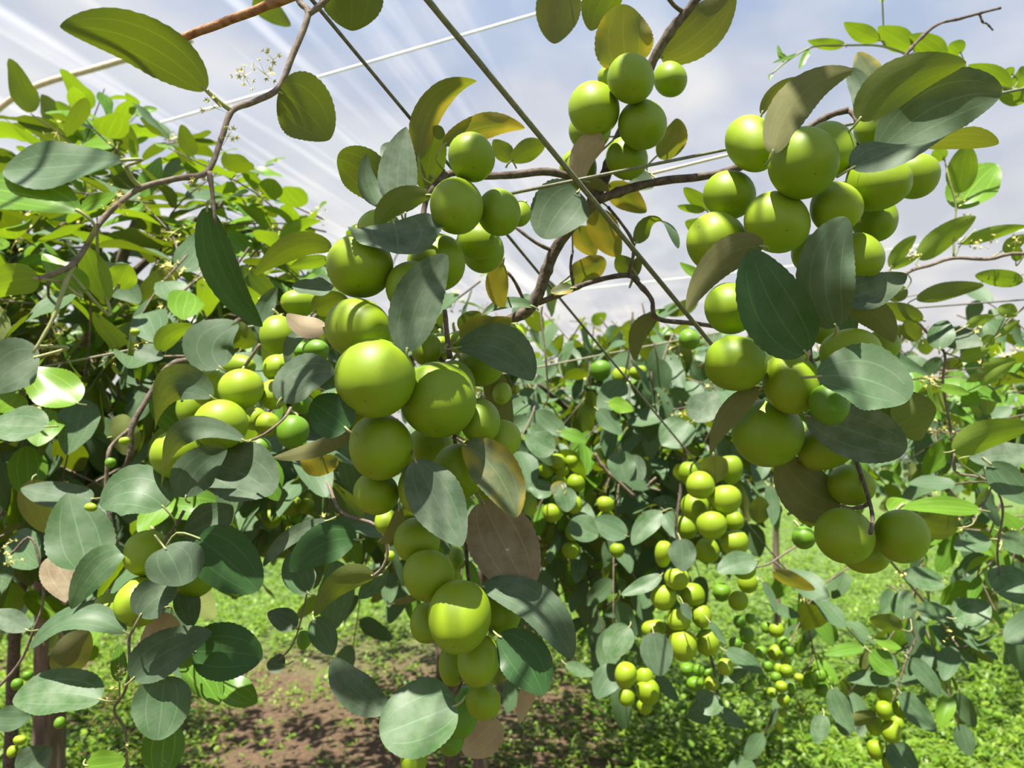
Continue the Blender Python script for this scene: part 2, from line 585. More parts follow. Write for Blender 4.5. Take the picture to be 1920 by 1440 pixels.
def straight(name, a, b, r0, r1, mat, label, cat, seg=14, sag=0.0, group=None, wob=0.0, sides=6):
    pts = []
    rr = random.Random(len(label))
    for i in range(seg + 1):
        t = i / seg
        p = a.lerp(b, t)
        p = p - UP * (sag * 4 * t * (1 - t))
        if 0 < i < seg and wob:
            p = p + Vector((rr.uniform(-wob, wob), rr.uniform(-wob, wob), rr.uniform(-wob, wob)))
        pts.append(p)
    n = len(pts)
    v, f = tube_data([p - a for p in pts], [r0 + (r1 - r0) * i / (n - 1) for i in range(n)], sides)
    o = link(name, mesh_from(name, v, f, MAT[mat]), None, a)
    return tag(o, label, cat, group)

def ext(p, q, k0, k1):
    d = q - p
    return p - d * k0, q + d * k1

a, b = ext(at(585, 0, 0.52), at(1210, 752, 0.98), 1.2, 1.6)
straight('trellis_wire', a, b, 0.0015, 0.0015, 'wire', 'thin dark wire slanting down from the top behind the central fruit cluster', 'wire')
a, b = ext(at(802, 0, 0.44), at(1330, 640, 0.68), 0.9, 2.6)
straight('trellis_wire', a, b, 0.0021, 0.0021, 'wire_green', 'thick olive wire slanting across the picture just right of centre', 'wire')
a, b = ext(at(962, 362, 0.585), at(1368, 279, 0.625), 0.02, 6.0)
straight('trellis_wire', a, b, 0.0014, 0.0014, 'wire_green', 'grey wire running from the crossing to the right fruit cluster', 'wire')
straight('yellow_string', at(1213, 328, 1.05), at(2600, -15, 1.55), 0.0022, 0.0022, 'bamboo', 'pale yellow string just below the grey wire right of the top cluster', 'string')
a, b = ext(at(70, 690, 0.95), at(450, 616, 0.98), 3.0, 0.3)
straight('trellis_wire', a, b, 0.0014, 0.0014, 'wire_pale', 'pale wire crossing the left foliage beside the left cluster', 'wire')
a, b = ext(at(1000, 690, 1.35), at(1272, 638, 1.45), 0.3, 6.0)
straight('trellis_wire', a, b, 0.0018, 0.0018, 'wire_pale', 'pale wire crossing the centre background between the two big clusters', 'wire')
a, b = ext(at(1735, 576, 1.3), at(1920, 562, 1.32), 0.3, 6.0)
straight('trellis_wire', a, b, 0.0016, 0.0016, 'wire', 'dark thin wire against the white film at the right edge', 'wire')
a, b = ext(at(1740, 700, 1.6), at(1920, 682, 1.62), 0.5, 6.0)
straight('trellis_wire', a, b, 0.0016, 0.0016, 'wire_pale', 'pale wire among the leaves at the right edge, lower of the two', 'wire')
a, b = ext(at(340, 72, 0.56), at(530, 0, 0.50), 0.35, 3.0)
straight('rusty_rod', a, b, 0.0031, 0.0031, 'rust', 'rusty brown rod in the top left corner above the big leaf', 'rod', seg=40, wob=0.0004)
straight('roof_cord', on_roof(-60, 335), on_roof(1750, -190), 0.006, 0.006, 'cord', 'white cord crossing the film roof behind the dark wires', 'cord', seg=30)
straight('roof_cord', on_roof(1655, 470), on_roof(2600, 335), 0.007, 0.007, 'cord', 'faint white cord low on the film at the right edge', 'cord', seg=20)
straight('roof_cord', on_roof(1000, 552), on_roof(1590, 487), 0.007, 0.007, 'cord', 'faint white cord low on the film between the two big clusters', 'cord', seg=20)
def bamboo_rib():
    pts = [on_roof(x, y, 0.06) for x, y in ((-90, 280), (-30, 228), (55, 167), (200, 122), (360, 75))]
    o, _ = tube('bamboo_rib', pts, 0.016, 0.016, MAT['bamboo'], sides=6, per=6)
    tag(o, 'pale bent bamboo rib under the film at the far left', 'bamboo pole')
bamboo_rib()
def hanging_string():
    pts = [at(x, y, 0.74) for x, y in ((1016, 572), (1015, 600), (1022, 660), (1027, 720), (1028, 745), (1019, 764))]
    o, _ = tube('hanging_string', pts, 0.0014, 0.0006, MAT['wire_pale'], sides=5)
    tag(o, 'limp pale string dangling from the thick branch in the centre', 'string')
hanging_string()

# ------------------------------------------------------------------ fruit
# (x, y, half width, half height, distance, skin, label); sizes in pixels at that distance; skin f = green-yellow, g = unripe, p = pale
CENTRAL = [
 (884, 294, 46, 44, .535, 'f', 'topmost round jujube of the central cluster, under a curled leaf'),
 (856, 387, 51, 59, .530, 'f', 'oval jujube with a bright triangular sun patch, second from top of central cluster'),
 (935, 397, 40, 50, .555, 'f', 'shaded jujube right of the one with the triangular sun patch'),
 (974, 402, 22, 28, .590, 'f', 'small jujube peeping out at the upper right of the central cluster'),
 (897, 452, 41, 34, .585, 'f', 'shaded jujube hanging below the two upper right ones, front of the pair'),
 (905, 472, 42, 40, .615, 'f', 'shaded jujube hanging below the two upper right ones, back of the pair'),
 (712, 430, 44, 36, .575, 'p', 'pale yellow jujube behind the bent leaf at upper left of central cluster'),
 (675, 498, 63, 59, .530, 'f', 'large dull jujube at the left shoulder of the central cluster'),
 (818, 492, 58, 53, .560, 'f', 'large jujube behind the upright dusty leaf, upper of two'),
 (776, 540, 52, 50, .525, 'f', 'jujube mostly hidden by the upright dusty leaf, lower of two'),
 (674, 616, 68, 57, .515, 'f', 'wide jujube stacked directly above the largest front fruit'),
 (702, 712, 77, 73, .490, 'f', 'largest jujube in front of the central cluster, sunlit on its left'),
 (822, 750, 71, 71, .505, 'f', 'big jujube pressed to the right of the largest front fruit'),
 (852, 716, 38, 42, .560, 'f', 'jujube with its rim showing behind the big right front fruit'),
 (900, 788, 38, 51, .540, 'f', 'tall jujube at the right side of central cluster beside a bright one'),
 (942, 824, 34, 38, .575, 'p', 'brightly lit jujube at the far right of the central cluster middle'),
 (713, 840, 64, 59, .515, 'f', 'large jujube directly below the largest front fruit'),
 (674, 752, 47, 48, .555, 'f', 'jujube with only its left rim showing under the largest front fruit'),
 (705, 926, 42, 40, .535, 'f', 'round jujube at the left below the middle of the central cluster'),
 (790, 918, 45, 50, .530, 'f', 'jujube half covered by the long grey-green leaf'),
 (860, 884, 50, 53, .545, 'f', 'shaded jujube between the long leaf and the yellow striped leaf'),
 (806, 834, 45, 36, .600, 'f', 'dark jujube deep inside the central cluster below the big pair'),
 (914, 918, 26, 26, .610, 'f', 'small dark jujube behind the yellow striped leaf'),
 (782, 1012, 42, 44, .535, 'f', 'jujube below the long grey-green leaf, upper of a stacked pair'),
 (803, 1080, 47, 48, .525, 'f', 'jujube below the long grey-green leaf, lower of a stacked pair'),
 (861, 1158, 60, 69, .505, 'f', 'largest glossy jujube in the lower half of the central cluster'),
 (940, 1145, 38, 47, .550, 'f', 'shaded jujube right of the largest lower fruit, under an arching leaf'),
 (800, 1167, 31, 38, .545, 'f', 'jujube peeping out left of the largest lower fruit'),
 (897, 1240, 40, 49, .525, 'f', 'jujube just below the largest lower fruit'),
 (850, 1244, 27, 42, .560, 'f', 'narrow jujube below left of the largest lower fruit'),
 (906, 1316, 34, 33, .535, 'f', 'small round jujube near the bottom tip of the central cluster'),
 (868, 1334, 30, 48, .575, 'g', 'long green jujube behind the big round leaf, upper of two'),
 (845, 1380, 27, 36, .590, 'g', 'long green jujube behind the big round leaf, lower of two'),
 (776, 1421, 26, 34, .560, 'f', 'lowest jujube, cut off below the big round leaf'),
 (724, 978, 22, 26, .640, 'p', 'small bright jujube behind the central cluster at lower left'),
 (800, 655, 28, 33, .580, 'f', 'small jujube right of the upright dusty leaf base, left of two'),
 (824, 652, 24, 30, .620, 'f', 'small jujube right of the upright dusty leaf base, right of two'),
 (900, 686, 47, 40, .590, 'f', 'dark jujube under the grey leaf right of the central cluster'),
 (962, 632, 24, 28, .640, 'p', 'bright yellow jujube behind the two yellow leaves'),
 (858, 641, 20, 22, .640, 'p', 'tiny bright jujube behind the bare stem beside the yellow leaves'),
 (941, 738, 18, 28, .620, 'p', 'bright sliver of jujube beside the dark hanging leaf'),
 (856, 1044, 15, 30, .590, 'f', 'narrow jujube behind the brown dead leaf'),
]
LEFT = [
 (452, 730, 41, 38, .720, 'p', 'sunlit round jujube at the top centre of the left cluster'),
 (394, 728, 35, 35, .760, 'p', 'sunlit jujube half behind a bent grey leaf in the left cluster'),
 (414, 796, 51, 46, .690, 'p', 'largest sunlit jujube of the left cluster'),
 (362, 764, 30, 36, .790, 'f', 'shaded jujube at the back left of the left cluster'),
 (330, 852, 47, 44, .700, 'p', 'tilted jujube behind the long bent leaf, far left of left cluster'),
 (513, 740, 27, 31, .730, 'p', 'small oval jujube right of the top centre one in left cluster'),
 (520, 690, 28, 25, .750, 'p', 'small jujube above the small oval one in the left cluster'),
 (500, 796, 28, 23, .720, 'p', 'small ribbed jujube crossed by a thin twig in the left cluster'),
 (549, 810, 29, 32, .710, 'g', 'dark green jujube at the right end of the thin twig'),
 (449, 686, 35, 22, .800, 'f', 'shaded jujube behind the top centre one of the left cluster'),
 (477, 786, 22, 22, .770, 'p', 'jujube squeezed between the largest and the ribbed one, left cluster'),
 (487, 842, 22, 20, .760, 'g', 'shaded green jujube below the thin twig in the left cluster'),
 (521, 627, 33, 38, .720, 'f', 'oval jujube left of the cream curled leaf'),
 (560, 568, 34, 26, .760, 'f', 'shaded jujube under the small grey leaf above the cream one'),
 (592, 656, 26, 20, .760, 'g', 'dark jujube below the cream curled leaf'),
 (566, 657, 15, 17, .800, 'g', 'tiny dark jujube below left of the cream curled leaf'),
 (566, 758, 20, 18, .780, 'g', 'dark jujube behind the grey leaf with the straight shadow edge'),
]
LOWLEFT = [
 (276, 1037, 41, 43, .690, 'p', 'upper sunlit jujube of the lower left bunch'),
 (262, 1127, 42, 48, .680, 'p', 'lower sunlit jujube of the lower left bunch'),
 (366, 1076, 40, 45, .730, 'f', 'shaded jujube at the right of the lower left bunch'),
 (202, 1148, 29, 36, .740, 'f', 'shaded jujube at the left of the lower left bunch'),
]
TOP = [
 (1183, 148, 44, 48, .615, 'f', 'round jujube in the middle of the top cluster below an upright leaf'),
 (1256, 148, 31, 38, .655, 'f', 'jujube alone at the right of the top cluster'),
 (1113, 203, 48, 50, .630, 'p', 'sunlit jujube at the left of the top cluster'),
 (1204, 233, 45, 47, .625, 'f', 'jujube at the lower right of the top cluster'),
 (1143, 145, 22, 24, .680, 'p', 'sliver of jujube behind the middle one of the top cluster'),
 (1106, 246, 40, 38, .680, 'f', 'shaded jujube under the sunlit left one of top cluster'),
 (1175, 296, 39, 40, .670, 'f', 'jujube crossed by the grey wire below the top cluster'),
 (1084, 318, 35, 38, .690, 'f', 'jujube behind the pale curled leaf below the top cluster'),
]
RIGHT = [
 (1410, 271, 46, 62, .555, 'p', 'tall sunlit jujube at the upper left of the right cluster'),
 (1506, 306, 67, 63, .505, 'f', 'large round jujube at the upper centre of the right cluster'),
 (1557, 279, 45, 58, .555, 'f', 'jujube behind the large upper centre one of right cluster'),
 (1368, 367, 48, 45, .555, 'f', 'jujube half in shadow at the left, third row of right cluster'),
 (1457, 417, 61, 57, .515, 'p', 'large jujube with a diagonal shadow edge in right cluster'),
 (1567, 388, 49, 46, .530, 'p', 'pale jujube right of the one with diagonal shadow edge'),
 (1647, 343, 59, 51, .535, 'f', 'shaded wide jujube at the right under the dusty leaves'),
 (1714, 332, 46, 41, .570, 'f', 'shaded jujube at the far right under the dusty leaves'),
 (1640, 412, 42, 45, .575, 'f', 'dark jujube below the shaded wide one at the right'),
 (1347, 457, 62, 54, .530, 'p', 'pale egg-shaped jujube at the left edge of the right cluster'),
 (1638, 244, 33, 40, .590, 'f', 'dark jujube behind the big dusty leaf at upper right'),
 (1521, 477, 36, 38, .560, 'p', 'jujube with a pale sliver showing left of the upright dark leaf'),
 (1608, 482, 45, 47, .540, 'f', 'smooth jujube right of the upright dark leaf'),
 (1368, 578, 47, 51, .545, 'f', 'dark shaded jujube left of the big dark green leaf'),
 (1446, 622, 34, 32, .575, 'f', 'dark jujube under the tip of the big dark green leaf'),
 (1546, 622, 34, 24, .570, 'f', 'jujube showing under the base of the upright dark leaf'),
 (1594, 662, 56, 46, .530, 'p', 'shiny sunlit jujube just above the wide grey-green leaf'),
 (1656, 648, 30, 30, .570, 'f', 'jujube behind the shiny sunlit one at the right'),
 (1379, 682, 58, 51, .525, 'f', 'wide jujube at the left of the right cluster middle'),
 (1483, 717, 52, 60, .520, 'f', 'tall jujube left of the wide grey-green leaf'),
 (1555, 759, 37, 39, .505, 'g', 'small dark green jujube hanging in front of the grey leaf'),
 (1439, 812, 65, 64, .520, 'f', 'large jujube at the lower left of the right cluster'),
 (1556, 832, 66, 44, .555, 'f', 'slanting jujube with brown specks below the dark grey leaf'),
 (1597, 910, 43, 38, .575, 'f', 'shaded jujube behind the bare stem at the lower right cluster'),
 (1584, 1005, 53, 52, .540, 'f', 'left one of the two lowest big jujubes of right cluster'),
 (1691, 1006, 54, 49, .545, 'f', 'right one of the two lowest big jujubes of right cluster'),
 (1622, 1035, 45, 39, .590, 'f', 'jujube behind and between the two lowest big ones'),
 (1523, 962, 30, 24, .610, 'f', 'bright crescent of jujube beside the dark leaf, lower right cluster'),
 (1507, 1008, 22, 21, .640, 'g', 'small dark green jujube left of the lowest big pair'),
 (1292, 636, 19, 22, .800, 'g', 'small dark oval jujube between the wires, left of right cluster'),
]
GROUPS = {'C': 'jujubes of the central cluster', 'L': 'jujubes of the left cluster', 'W': 'jujubes of the lower left bunch',
          'T': 'jujubes of the top cluster', 'R': 'jujubes of the right cluster'}
fruits = []
for key, lst in (('C', CENTRAL), ('L', LEFT), ('W', LOWLEFT), ('T', TOP), ('R', RIGHT)):
    for (x, y, rx, ry, d, k, lab) in lst:
        fruits.append(dict(x=x, y=y, rx=rx, ry=ry, d=d, k=k, lab=lab, key=key))
# fruits press against each other: settle the ones behind so that no two run through each other
for key in 'CLWTR':
    fs = sorted([f for f in fruits if f['key'] == key], key=lambda f: f['d'])
    done = []
    for f in fs:
        for _ in range(60):
            p = at(f['x'], f['y'], f['d'])
            bad = False
            for g in done:
                q = at(g['x'], g['y'], g['d'])
                dl = p - q
                dist = dl.length
                def rad(h):
                    a = h['rx'] * h['d'] / F
                    b = h['ry'] * h['d'] / F
                    dx, dz, dy = abs(dl.x), abs(dl.dot(UPV)), abs(dl.dot(FWD))
                    L = max(dist, 1e-6)
                    c = min(a, b)
                    return 1.0 / math.sqrt((dx / L / a) ** 2 + (dz / L / b) ** 2 + (dy / L / c) ** 2)
                if dist < 0.965 * (rad(f) + rad(g)):
                    bad = True
                    break
            if not bad:
                break
            f['d'] += 0.003
        done.append(f)

def fruit_mesh(name, a, b, c, seed, mat, nu=30, nv=20):
    """jujube: an ovoid with a dimple round the stalk (top, +Z), a flattened blossom end and faint ribs"""
    rr = random.Random(seed)
    egg = rr.uniform(-0.08, 0.13)
    rib, ph = rr.uniform(0.003, 0.012), rr.uniform(0, 6)
    sq = rr.uniform(0.88, 0.98)
    lump = rr.uniform(0.012, 0.04)
    v, f = [], []
    for j in range(nv + 1):
        th = math.pi * j / nv
        st, ct = math.sin(th), math.cos(th)
        r = abs(st) ** sq
        z = ct * (1 - 0.0)
        z -= 0.16 * math.exp(-(th / 0.26) ** 2)
        z += 0.05 * math.exp(-((math.pi - th) / 0.22) ** 2)
        w = r * (1 + egg * ct)
        if j in (0, nv):
            v.append((0, 0, z * c))
            continue
        for i in range(nu):
            ph2 = 2 * math.pi * i / nu
            k = 1 + rib * math.cos(5 * ph2 + ph) * st + lump * math.cos(2 * ph2 + ph * 1.7) * st
            v.append((math.cos(ph2) * w * a * k, math.sin(ph2) * w * b * k, z * c))
    for i in range(nu):
        f.append((0, 1 + i, 1 + (i + 1) % nu))
    for j in range(nv - 2):
        for i in range(nu):
            p0 = 1 + j * nu + i
            p1 = 1 + j * nu + (i + 1) % nu
            f.append((p0, p0 + nu, p1 + nu, p1))
    last = len(v) - 1
    o = 1 + (nv - 2) * nu
    for i in range(nu):
        f.append((last, o + (i + 1) % nu, o + i))
    return mesh_from(name, v, f, mat)

SKIN = {'f': 'fruit', 'g': 'fruit_green', 'p': 'fruit_pale'}
def make_fruit(fr, seed, stemmed=True):
    p = at(fr['x'], fr['y'], fr['d'])
    a = fr['rx'] * fr['d'] / F
    c = fr['ry'] * fr['d'] / F
    b = min(a, c) * 1.0
    rr = random.Random(seed)
    rot = {1347: 28, 1410: -12, 1556: -33, 330: 25, 414: 8, 713: 14, 1439: -14, 1379: 6, 868: 12, 452: -8, 1555: 0}.get(fr['x'], rr.uniform(-12, 12))
    swap = a > c * 1.13               # lying fruit: its stalk end points sideways
    if abs(a - c) / max(a, c) < 0.08 and fr['x'] not in (1347,):
        pass
    me = fruit_mesh('jujube', a, b, c, seed, MAT[SKIN[fr['k']]]) if not swap else fruit_mesh('jujube', c, b, a, seed, MAT[SKIN[fr['k']]])
    o = link('jujube', me, None, p)
    tilt = Matrix.Rotation(math.radians(rr.uniform(-62, -18)), 4, 'X')
    roll = Matrix.Rotation(math.radians(rot + (90 * rr.choice((-1, 1)) if swap else 0)), 4, 'Y')
    spin = Matrix.Rotation(rr.uniform(0, 6.28), 4, 'Z') if b / a > 0.9 and not swap else Matrix.Identity(4)
    o.rotation_euler = (roll @ tilt @ spin).to_euler()
    tag(o, fr['lab'], 'jujube', GROUPS[fr['key']])
    c2 = a if swap else c
    if stemmed:
        L = 0.006 + 0.003 * rr.random()
        pts = [Vector((0, 0, c2 * 0.82)), Vector((0.0006, 0, c2 * 0.9)), Vector((rr.uniform(-.002, .002), rr.uniform(0, .003), c2 * 0.9 + L * .5)),
               Vector((rr.uniform(-.004, .004), rr.uniform(0.002, .008), c2 * 0.9 + L))]
        v, f = tube_data(spline(pts, 3), [0.0014] * 10, 6)
        link('stalk', mesh_from('stalk', v, f, MAT['greenstem']), o)
        # dry blossom scar at the lower end
        vv, ff = [(0, 0, -c2 * 0.953)], []
        for i in range(8):
            t = 2 * math.pi * i / 8
            r = 0.0011 * (1 + 0.3 * (i % 2))
            vv.append((r * math.cos(t), r * math.sin(t), -c2 * 0.951))
        for i in range(8):
            ff.append((0, 1 + (i + 1) % 8, 1 + i))
        link('blossom_scar', mesh_from('blossom_scar', vv, ff, MAT['calyx']), o)
    return o
for i, fr in enumerate(fruits):
    make_fruit(fr, 100 + i)

def fruit_front(x, y, keys):
    """distance of the nearest fruit surface behind a pixel, or None"""
    best = None
    for f in fruits:
        if f['key'] not in keys:
            continue
        q = ((x - f['x']) / f['rx']) ** 2 + ((y - f['y']) / f['ry']) ** 2
        if q < 1.1:
            rz = min(f['rx'], f['ry']) * f['d'] / F
            s = f['d'] - rz * math.sqrt(max(0.0, 1 - q))
            best = s if best is None else min(best, s)
    return best

# ------------------------------------------------------------------ branches with their leaves
class Branch:
    def __init__(self, label, base, name='jujube_branch', cat='branch', group=None, keys='CLWTR'):
        self.root = tag(empty(name, base), label, cat, group)
        self.pts = []
        self.keys = keys
    def stem(self, pix, r0, r1, mat='bark', name='stem', knots=0.25, sides=8):
        pts = [at(*p) for p in pix]
        o, sp = tube(name, pts, r0, r1, MAT[mat], self.root, None, sides, 5, knots, len(pix))
        self.pts += sp
        return o
    def leaf(self, bx, by, tx, ty, w, d, kind='g', side=1, m=None, tilt=28, dt=None, dm=0.0, cup=0.16, roll=0, twist=0, front=True,
             k=0.8, e=0.62, wave=0.12, pet=True, label=None, serr=0.03):
        leaf_count[0] += 1
        rs = random.Random(leaf_count[0] * 13 + 5)
        NL, NW = 40, 8
        dy = ty - by
        if dt is None:
            dt = -side * 0.40 * dy * d / F
            if front:
                dt = max(-0.05, min(0.03, dt))
        if m is None:
            nx, ny = -(ty - by), (tx - bx)
            q = rs.uniform(-0.06, 0.06)
            m = ((bx + tx) / 2 + nx * q, (by + ty) / 2 + ny * q)
        cm = (2 * m[0] - (bx + tx) / 2, 2 * m[1] - (by + ty) / 2)      # control so the curve passes m
        cd = 2 * (d + dt / 2 + dm) - (d + d + dt) / 2
        us = [0.5 - 0.5 * math.cos(math.pi * (0.04 + 0.96 * i / NL)) if i else 0.0 for i in range(NL + 1)]
        us[-1] = 1.0
        cen, dep = [], []
        for u in us:
            a0, a1, a2 = (1 - u) ** 2, 2 * u * (1 - u), u * u
            cen.append((a0 * bx + a1 * cm[0] + a2 * tx, a0 * by + a1 * cm[1] + a2 * ty))
            dep.append(a0 * d + a1 * cd + a2 * (d + dt))
        if front:
            sh = 0.0
            for i in range(2, NL + 1, 4):
                tdx, tdy = cen[min(i + 1, NL)][0] - cen[i - 1][0], cen[min(i + 1, NL)][1] - cen[i - 1][1]
                L = math.hypot(tdx, tdy) or 1
                for s in (-0.42, 0, 0.42):
                    ff = fruit_front(cen[i][0] - tdy / L * w * s * prof(us[i], k, e), cen[i][1] + tdx / L * w * s * prof(us[i], k, e), self.keys)
                    if ff is not None:
                        sh = max(sh, dep[i] + 0.004 - ff)
            dep = [q - sh for q in dep]
        C = [at(cen[i][0], cen[i][1], dep[i]) for i in range(NL + 1)]
        N = []
        vis = 0
        for i in range(NL + 1):
            t = (C[min(i + 1, NL)] - C[max(i - 1, 0)]).normalized()
            v = (CAM - C[i]).normalized()
            vp = (v - t * v.dot(t)).normalized()
            up = UP - t * UP.dot(t)
            nn = (vp * (side * math.cos(math.radians(tilt))) + up * math.sin(math.radians(tilt))).normalized()
            nn = Matrix.Rotation(math.radians(roll + twist * us[i]), 3, t) @ nn
            N.append(nn)
            vis += abs(nn.dot(v)) / (NL + 1)
        dmean = sum(dep) / len(dep)
        W = w * dmean / F / max(0.45, vis)
        wid = [W * prof(u, k, e) for u in us]
        verts, uvs, faces = leaf_grid(C, N, wid, NL, NW, cup, rs, serr, wave, us)
        org = C[0]
        me = mesh_from('leaf', [p - org for p in verts], faces, MAT[kind], uvs)
        o = link('leaf', me, self.root, org - self.root.location)
        if label:
            o['label'] = label
        if pet:
            t0 = (C[1] - C[0]).normalized()
            near = None
            for q in self.pts:
                dd = (q - org).length
                if dd < 0.05 and (near is None or dd < near[0]):
                    near = (dd, q)
            if near and near[0] > 0.004:
                q = near[1]
                mid = org - t0 * (near[0] * 0.45)
                pp = [org + t0 * 0.003, org, (mid + (q - mid) * 0.25), q]
            else:
                L = 0.007
                pp = [org + t0 * 0.003, org, org - t0 * L * 0.5 + FWD * 0.003, org - t0 * L * 0.8 + FWD * 0.010]
            sp = spline(pp, 3)
            v, f = tube_data([p - org for p in sp], [0.0009] * len(sp), 5)
            link('petiole', mesh_from('petiole', v, f, MAT['greenstem']), o)
        return o
leaf_count = [0]

# --- shoot across the top left corner
b = Branch('thin zigzag shoot with big backlit leaves in the top left corner', at(420, -520, .62), keys='')
b.stem([(420, -520, .62), (500, -220, .52), (545, -70, .48), (560, 0, .475), (578, 27, .47), (548, 105, .46), (522, 165, .455), (478, 190, .45), (435, 208, .44), (415, 260, .43), (388, 322, .42),
        (330, 335, .41), (265, 352, .40), (225, 380, .39), (190, 415, .385), (145, 487, .37), (110, 510, .365), (72, 523, .36)], .0022, .0013, 'twig', knots=0.15)
b.stem([(578, 27, .47), (600, 10, .47), (650, -40, .475), (700, -110, .48)], .0019, .0018, 'twig', 'side_stem')
b.stem([(435, 208, .44), (410, 190, .435), (388, 170, .43)], .0015, .0013, 'greenstem', 'side_stem')
b.stem([(265, 352, .40), (248, 335, .395), (236, 312, .39)], .0013, .0011, 'greenstem', 'side_stem')
b.stem([(140, 490, .37), (118, 545, .365), (98, 600, .36), (62, 662, .355)], .0014, .0006, 'greenstem', 'side_stem')
b.stem([(392, 322, .42), (398, 360, .42), (404, 420, .42)], .0018, .0008, 'twig', 'side_stem')
S = -1
b.leaf(386, 170, 112, 50, 100, .43, 'g', S, m=(262, 78), dt=-.05, label='large leaf seen from below with a drawn-out tip', e=.7, front=False, cup=.1)
b.leaf(522, 172, 618, 262, 122, .455, 'g', S, m=(570, 205), dt=.01, label='round leaf seen from below', front=False, cup=.06)
b.leaf(655, -45, 660, 58, 118, .475, 'g', S, front=False, cup=.08, dt=.02)
b.leaf(238, 300, 6, 320, 70, .37, 'g', 1, m=(120, 312), tilt=40, front=False, k=1.35)
b.leaf(152, 398, -50, 350, 66, .36, 'n', 1, m=(60, 368), tilt=40, front=False, k=1.2)
b.leaf(152, 392, 217, 364, 26, .39, 'n', 1, tilt=40, front=False, pet=False)
b.leaf(388, 388, 492, 612, 66, .425, 'k', 1, m=(420, 515), dt=.03, tilt=-20, front=False, cup=.3, label='long dark hanging leaf')
b.leaf(72, 522, -60, 562, 52, .36, 'n', S, m=(10, 530), front=False)
b.leaf(152, 552, 80, 476, 40, .375, 'n', 1, front=False, m=(125, 520), tilt=45)
b.leaf(202, 566, 160, 462, 48, .40, 'n', S, front=False, m=(175, 505))
b.leaf(218, 540, 243, 497, 48, .42, 'n', S, front=False, tilt=15)
b.leaf(75, 668, -25, 735, 92, .39, 'd', 1, front=False, m=(25, 690), tilt=35)
for (x, y, d) in ((458, 142, .458), (512, 112, .46), (496, 138, .46), (402, 202, .435), (428, 255, .43), (375, 345, .42), (218, 378, .39)):
    FLOWERS_AT = globals().setdefault('FLOWERS_AT', [])
    FLOWERS_AT.append((b, x, y, d))

# --- thick branch and what hangs from it
main = Branch('thick grey-brown branch forking between the two big fruit clusters', at(880, 680, .74), keys='')
main.stem([(870, 690, .74), (945, 610, .73), (985, 585, .725), (1008, 555, .72), (1022, 515, .715), (1040, 470, .71), (1075, 420, .70), (1118, 376, .69)], .0062, .0056, 'bark', 'stem')
main.stem([(1118, 376, .69), (1185, 352, .685), (1250, 338, .68), (1310, 332, .67), (1372, 318, .66), (1445, 285, .65), (1545, 222, .63), (1592, 206, .62)], .0046, .0026, 'bark', 'side_branch')
main.stem([(1110, 380, .69), (1138, 322, .695), (1160, 260, .70), (1195, 190, .69), (1225, 112, .68), (1262, 52, .67), (1285, 25, .665), (1335, -40, .65), (1420, -160, .63), (1470, -320, .62)], .0058, .0030, 'bark', 'side_branch')
main.stem([(1118, 370, .69), (1090, 342, .68), (1030, 322, .66), (960, 328, .64), (900, 330, .63), (845, 325, .62), (805, 362, .61), (790, 415, .60)], .0044, .0022, 'bark', 'side_branch')
main.stem([(1010, 568, .722), (1066, 545, .71), (1110, 528, .705), (1176, 516, .70), (1200, 535, .70), (1222, 562, .70), (1232, 597, .70), (1300, 606, .71), (1340, 612, .72)], .0030, .0020, 'bark', 'side_branch')
main.stem([(1178, 516, .70), (1188, 475, .70), (1184, 448, .70), (1162, 415, .70), (1140, 388, .695)], .0016, .0014, 'bark', 'twig')
main.stem([(1285, 25, .665), (1262, 8, .66), (1240, -25, .65)], .0020, .0018, 'bark', 'twig')
main.stem([(1286, 25, .665), (1298, 0, .66), (1302, -30, .655)], .0018, .0016, 'bark', 'twig')
main.stem([(1074, 470, .715), (1070, 500, .71), (1076, 540, .71)], .0012, .0016, 'bark', 'twig')
main.stem([(965, 425, .70), (1005, 455, .70), (1040, 472, .71)], .0014, .0020, 'bark', 'twig')
main.stem([(905, 492, .70), (930, 500, .70), (960, 520, .70), (990, 580, .72)], .0012, .0016, 'bark', 'twig')
L = main.leaf
L(1062, -40, 1040, 82, 84, .66, 'd', S, front=False, dt=.01, label='pointed leaf seen from below at the top edge')
L(1165, -40, 1108, 58, 74, .69, 'g', S, front=False, m=(1128, 0), dt=.02)
L(1178, 128, 1172, 8, 112, .665, 'y', S, front=False, k=.72, e=.5, dt=-.02, label='upright olive leaf with a yellow edge behind the top fruit')
L(1238, 108, 1378, -20, 84, .69, 'd', S, front=False, m=(1318, 55), dt=-.02)
L(1132, 258, 1088, 342, 50, .64, 'b', S, front=True, tilt=5, k=.7, e=.4, m=(1094, 290), label='pale curled dry leaf')
L(1100, 340, 1142, 358, 22, .66, 'd', S, front=False)
L(1085, 358, 1020, 448, 94, .66, 'd', 1, front=False, k=.75, e=.5, m=(1045, 400), tilt=20)
L(1085, 424, 1116, 480, 46, .74, 'y', S, front=False)
L(1118, 392, 1162, 482, 58, .72, 'y', S, front=False, m=(1135, 440))
L(1072, 524, 1135, 486, 50, .75, 'y', S, front=False, e=.45)
L(1186, 516, 1158, 478, 36, .73, 'g', S, front=False)
L(1186, 520, 1200, 480, 22, .73, 'd', S, front=False)
L(1192, 456, 1272, 466, 32, .70, 'g', S, m=(1236, 415), front=False, twist=150, cup=.1, tilt=10)
L(1232, 598, 1190, 676, 36, .70, 'd', S, m=(1200, 620), front=False)
L(1140, 345, 1212, 398, 48, .72, 'y', S, front=False)
L(1232, 292, 1268, 222, 54, .70, 'y', S, front=False, m=(1262, 262))
L(1180, 335, 1225, 352, 40, .78, 'd', 1, front=False)
L(1256, 290, 1285, 262, 16, .72, 'd', S, front=False)
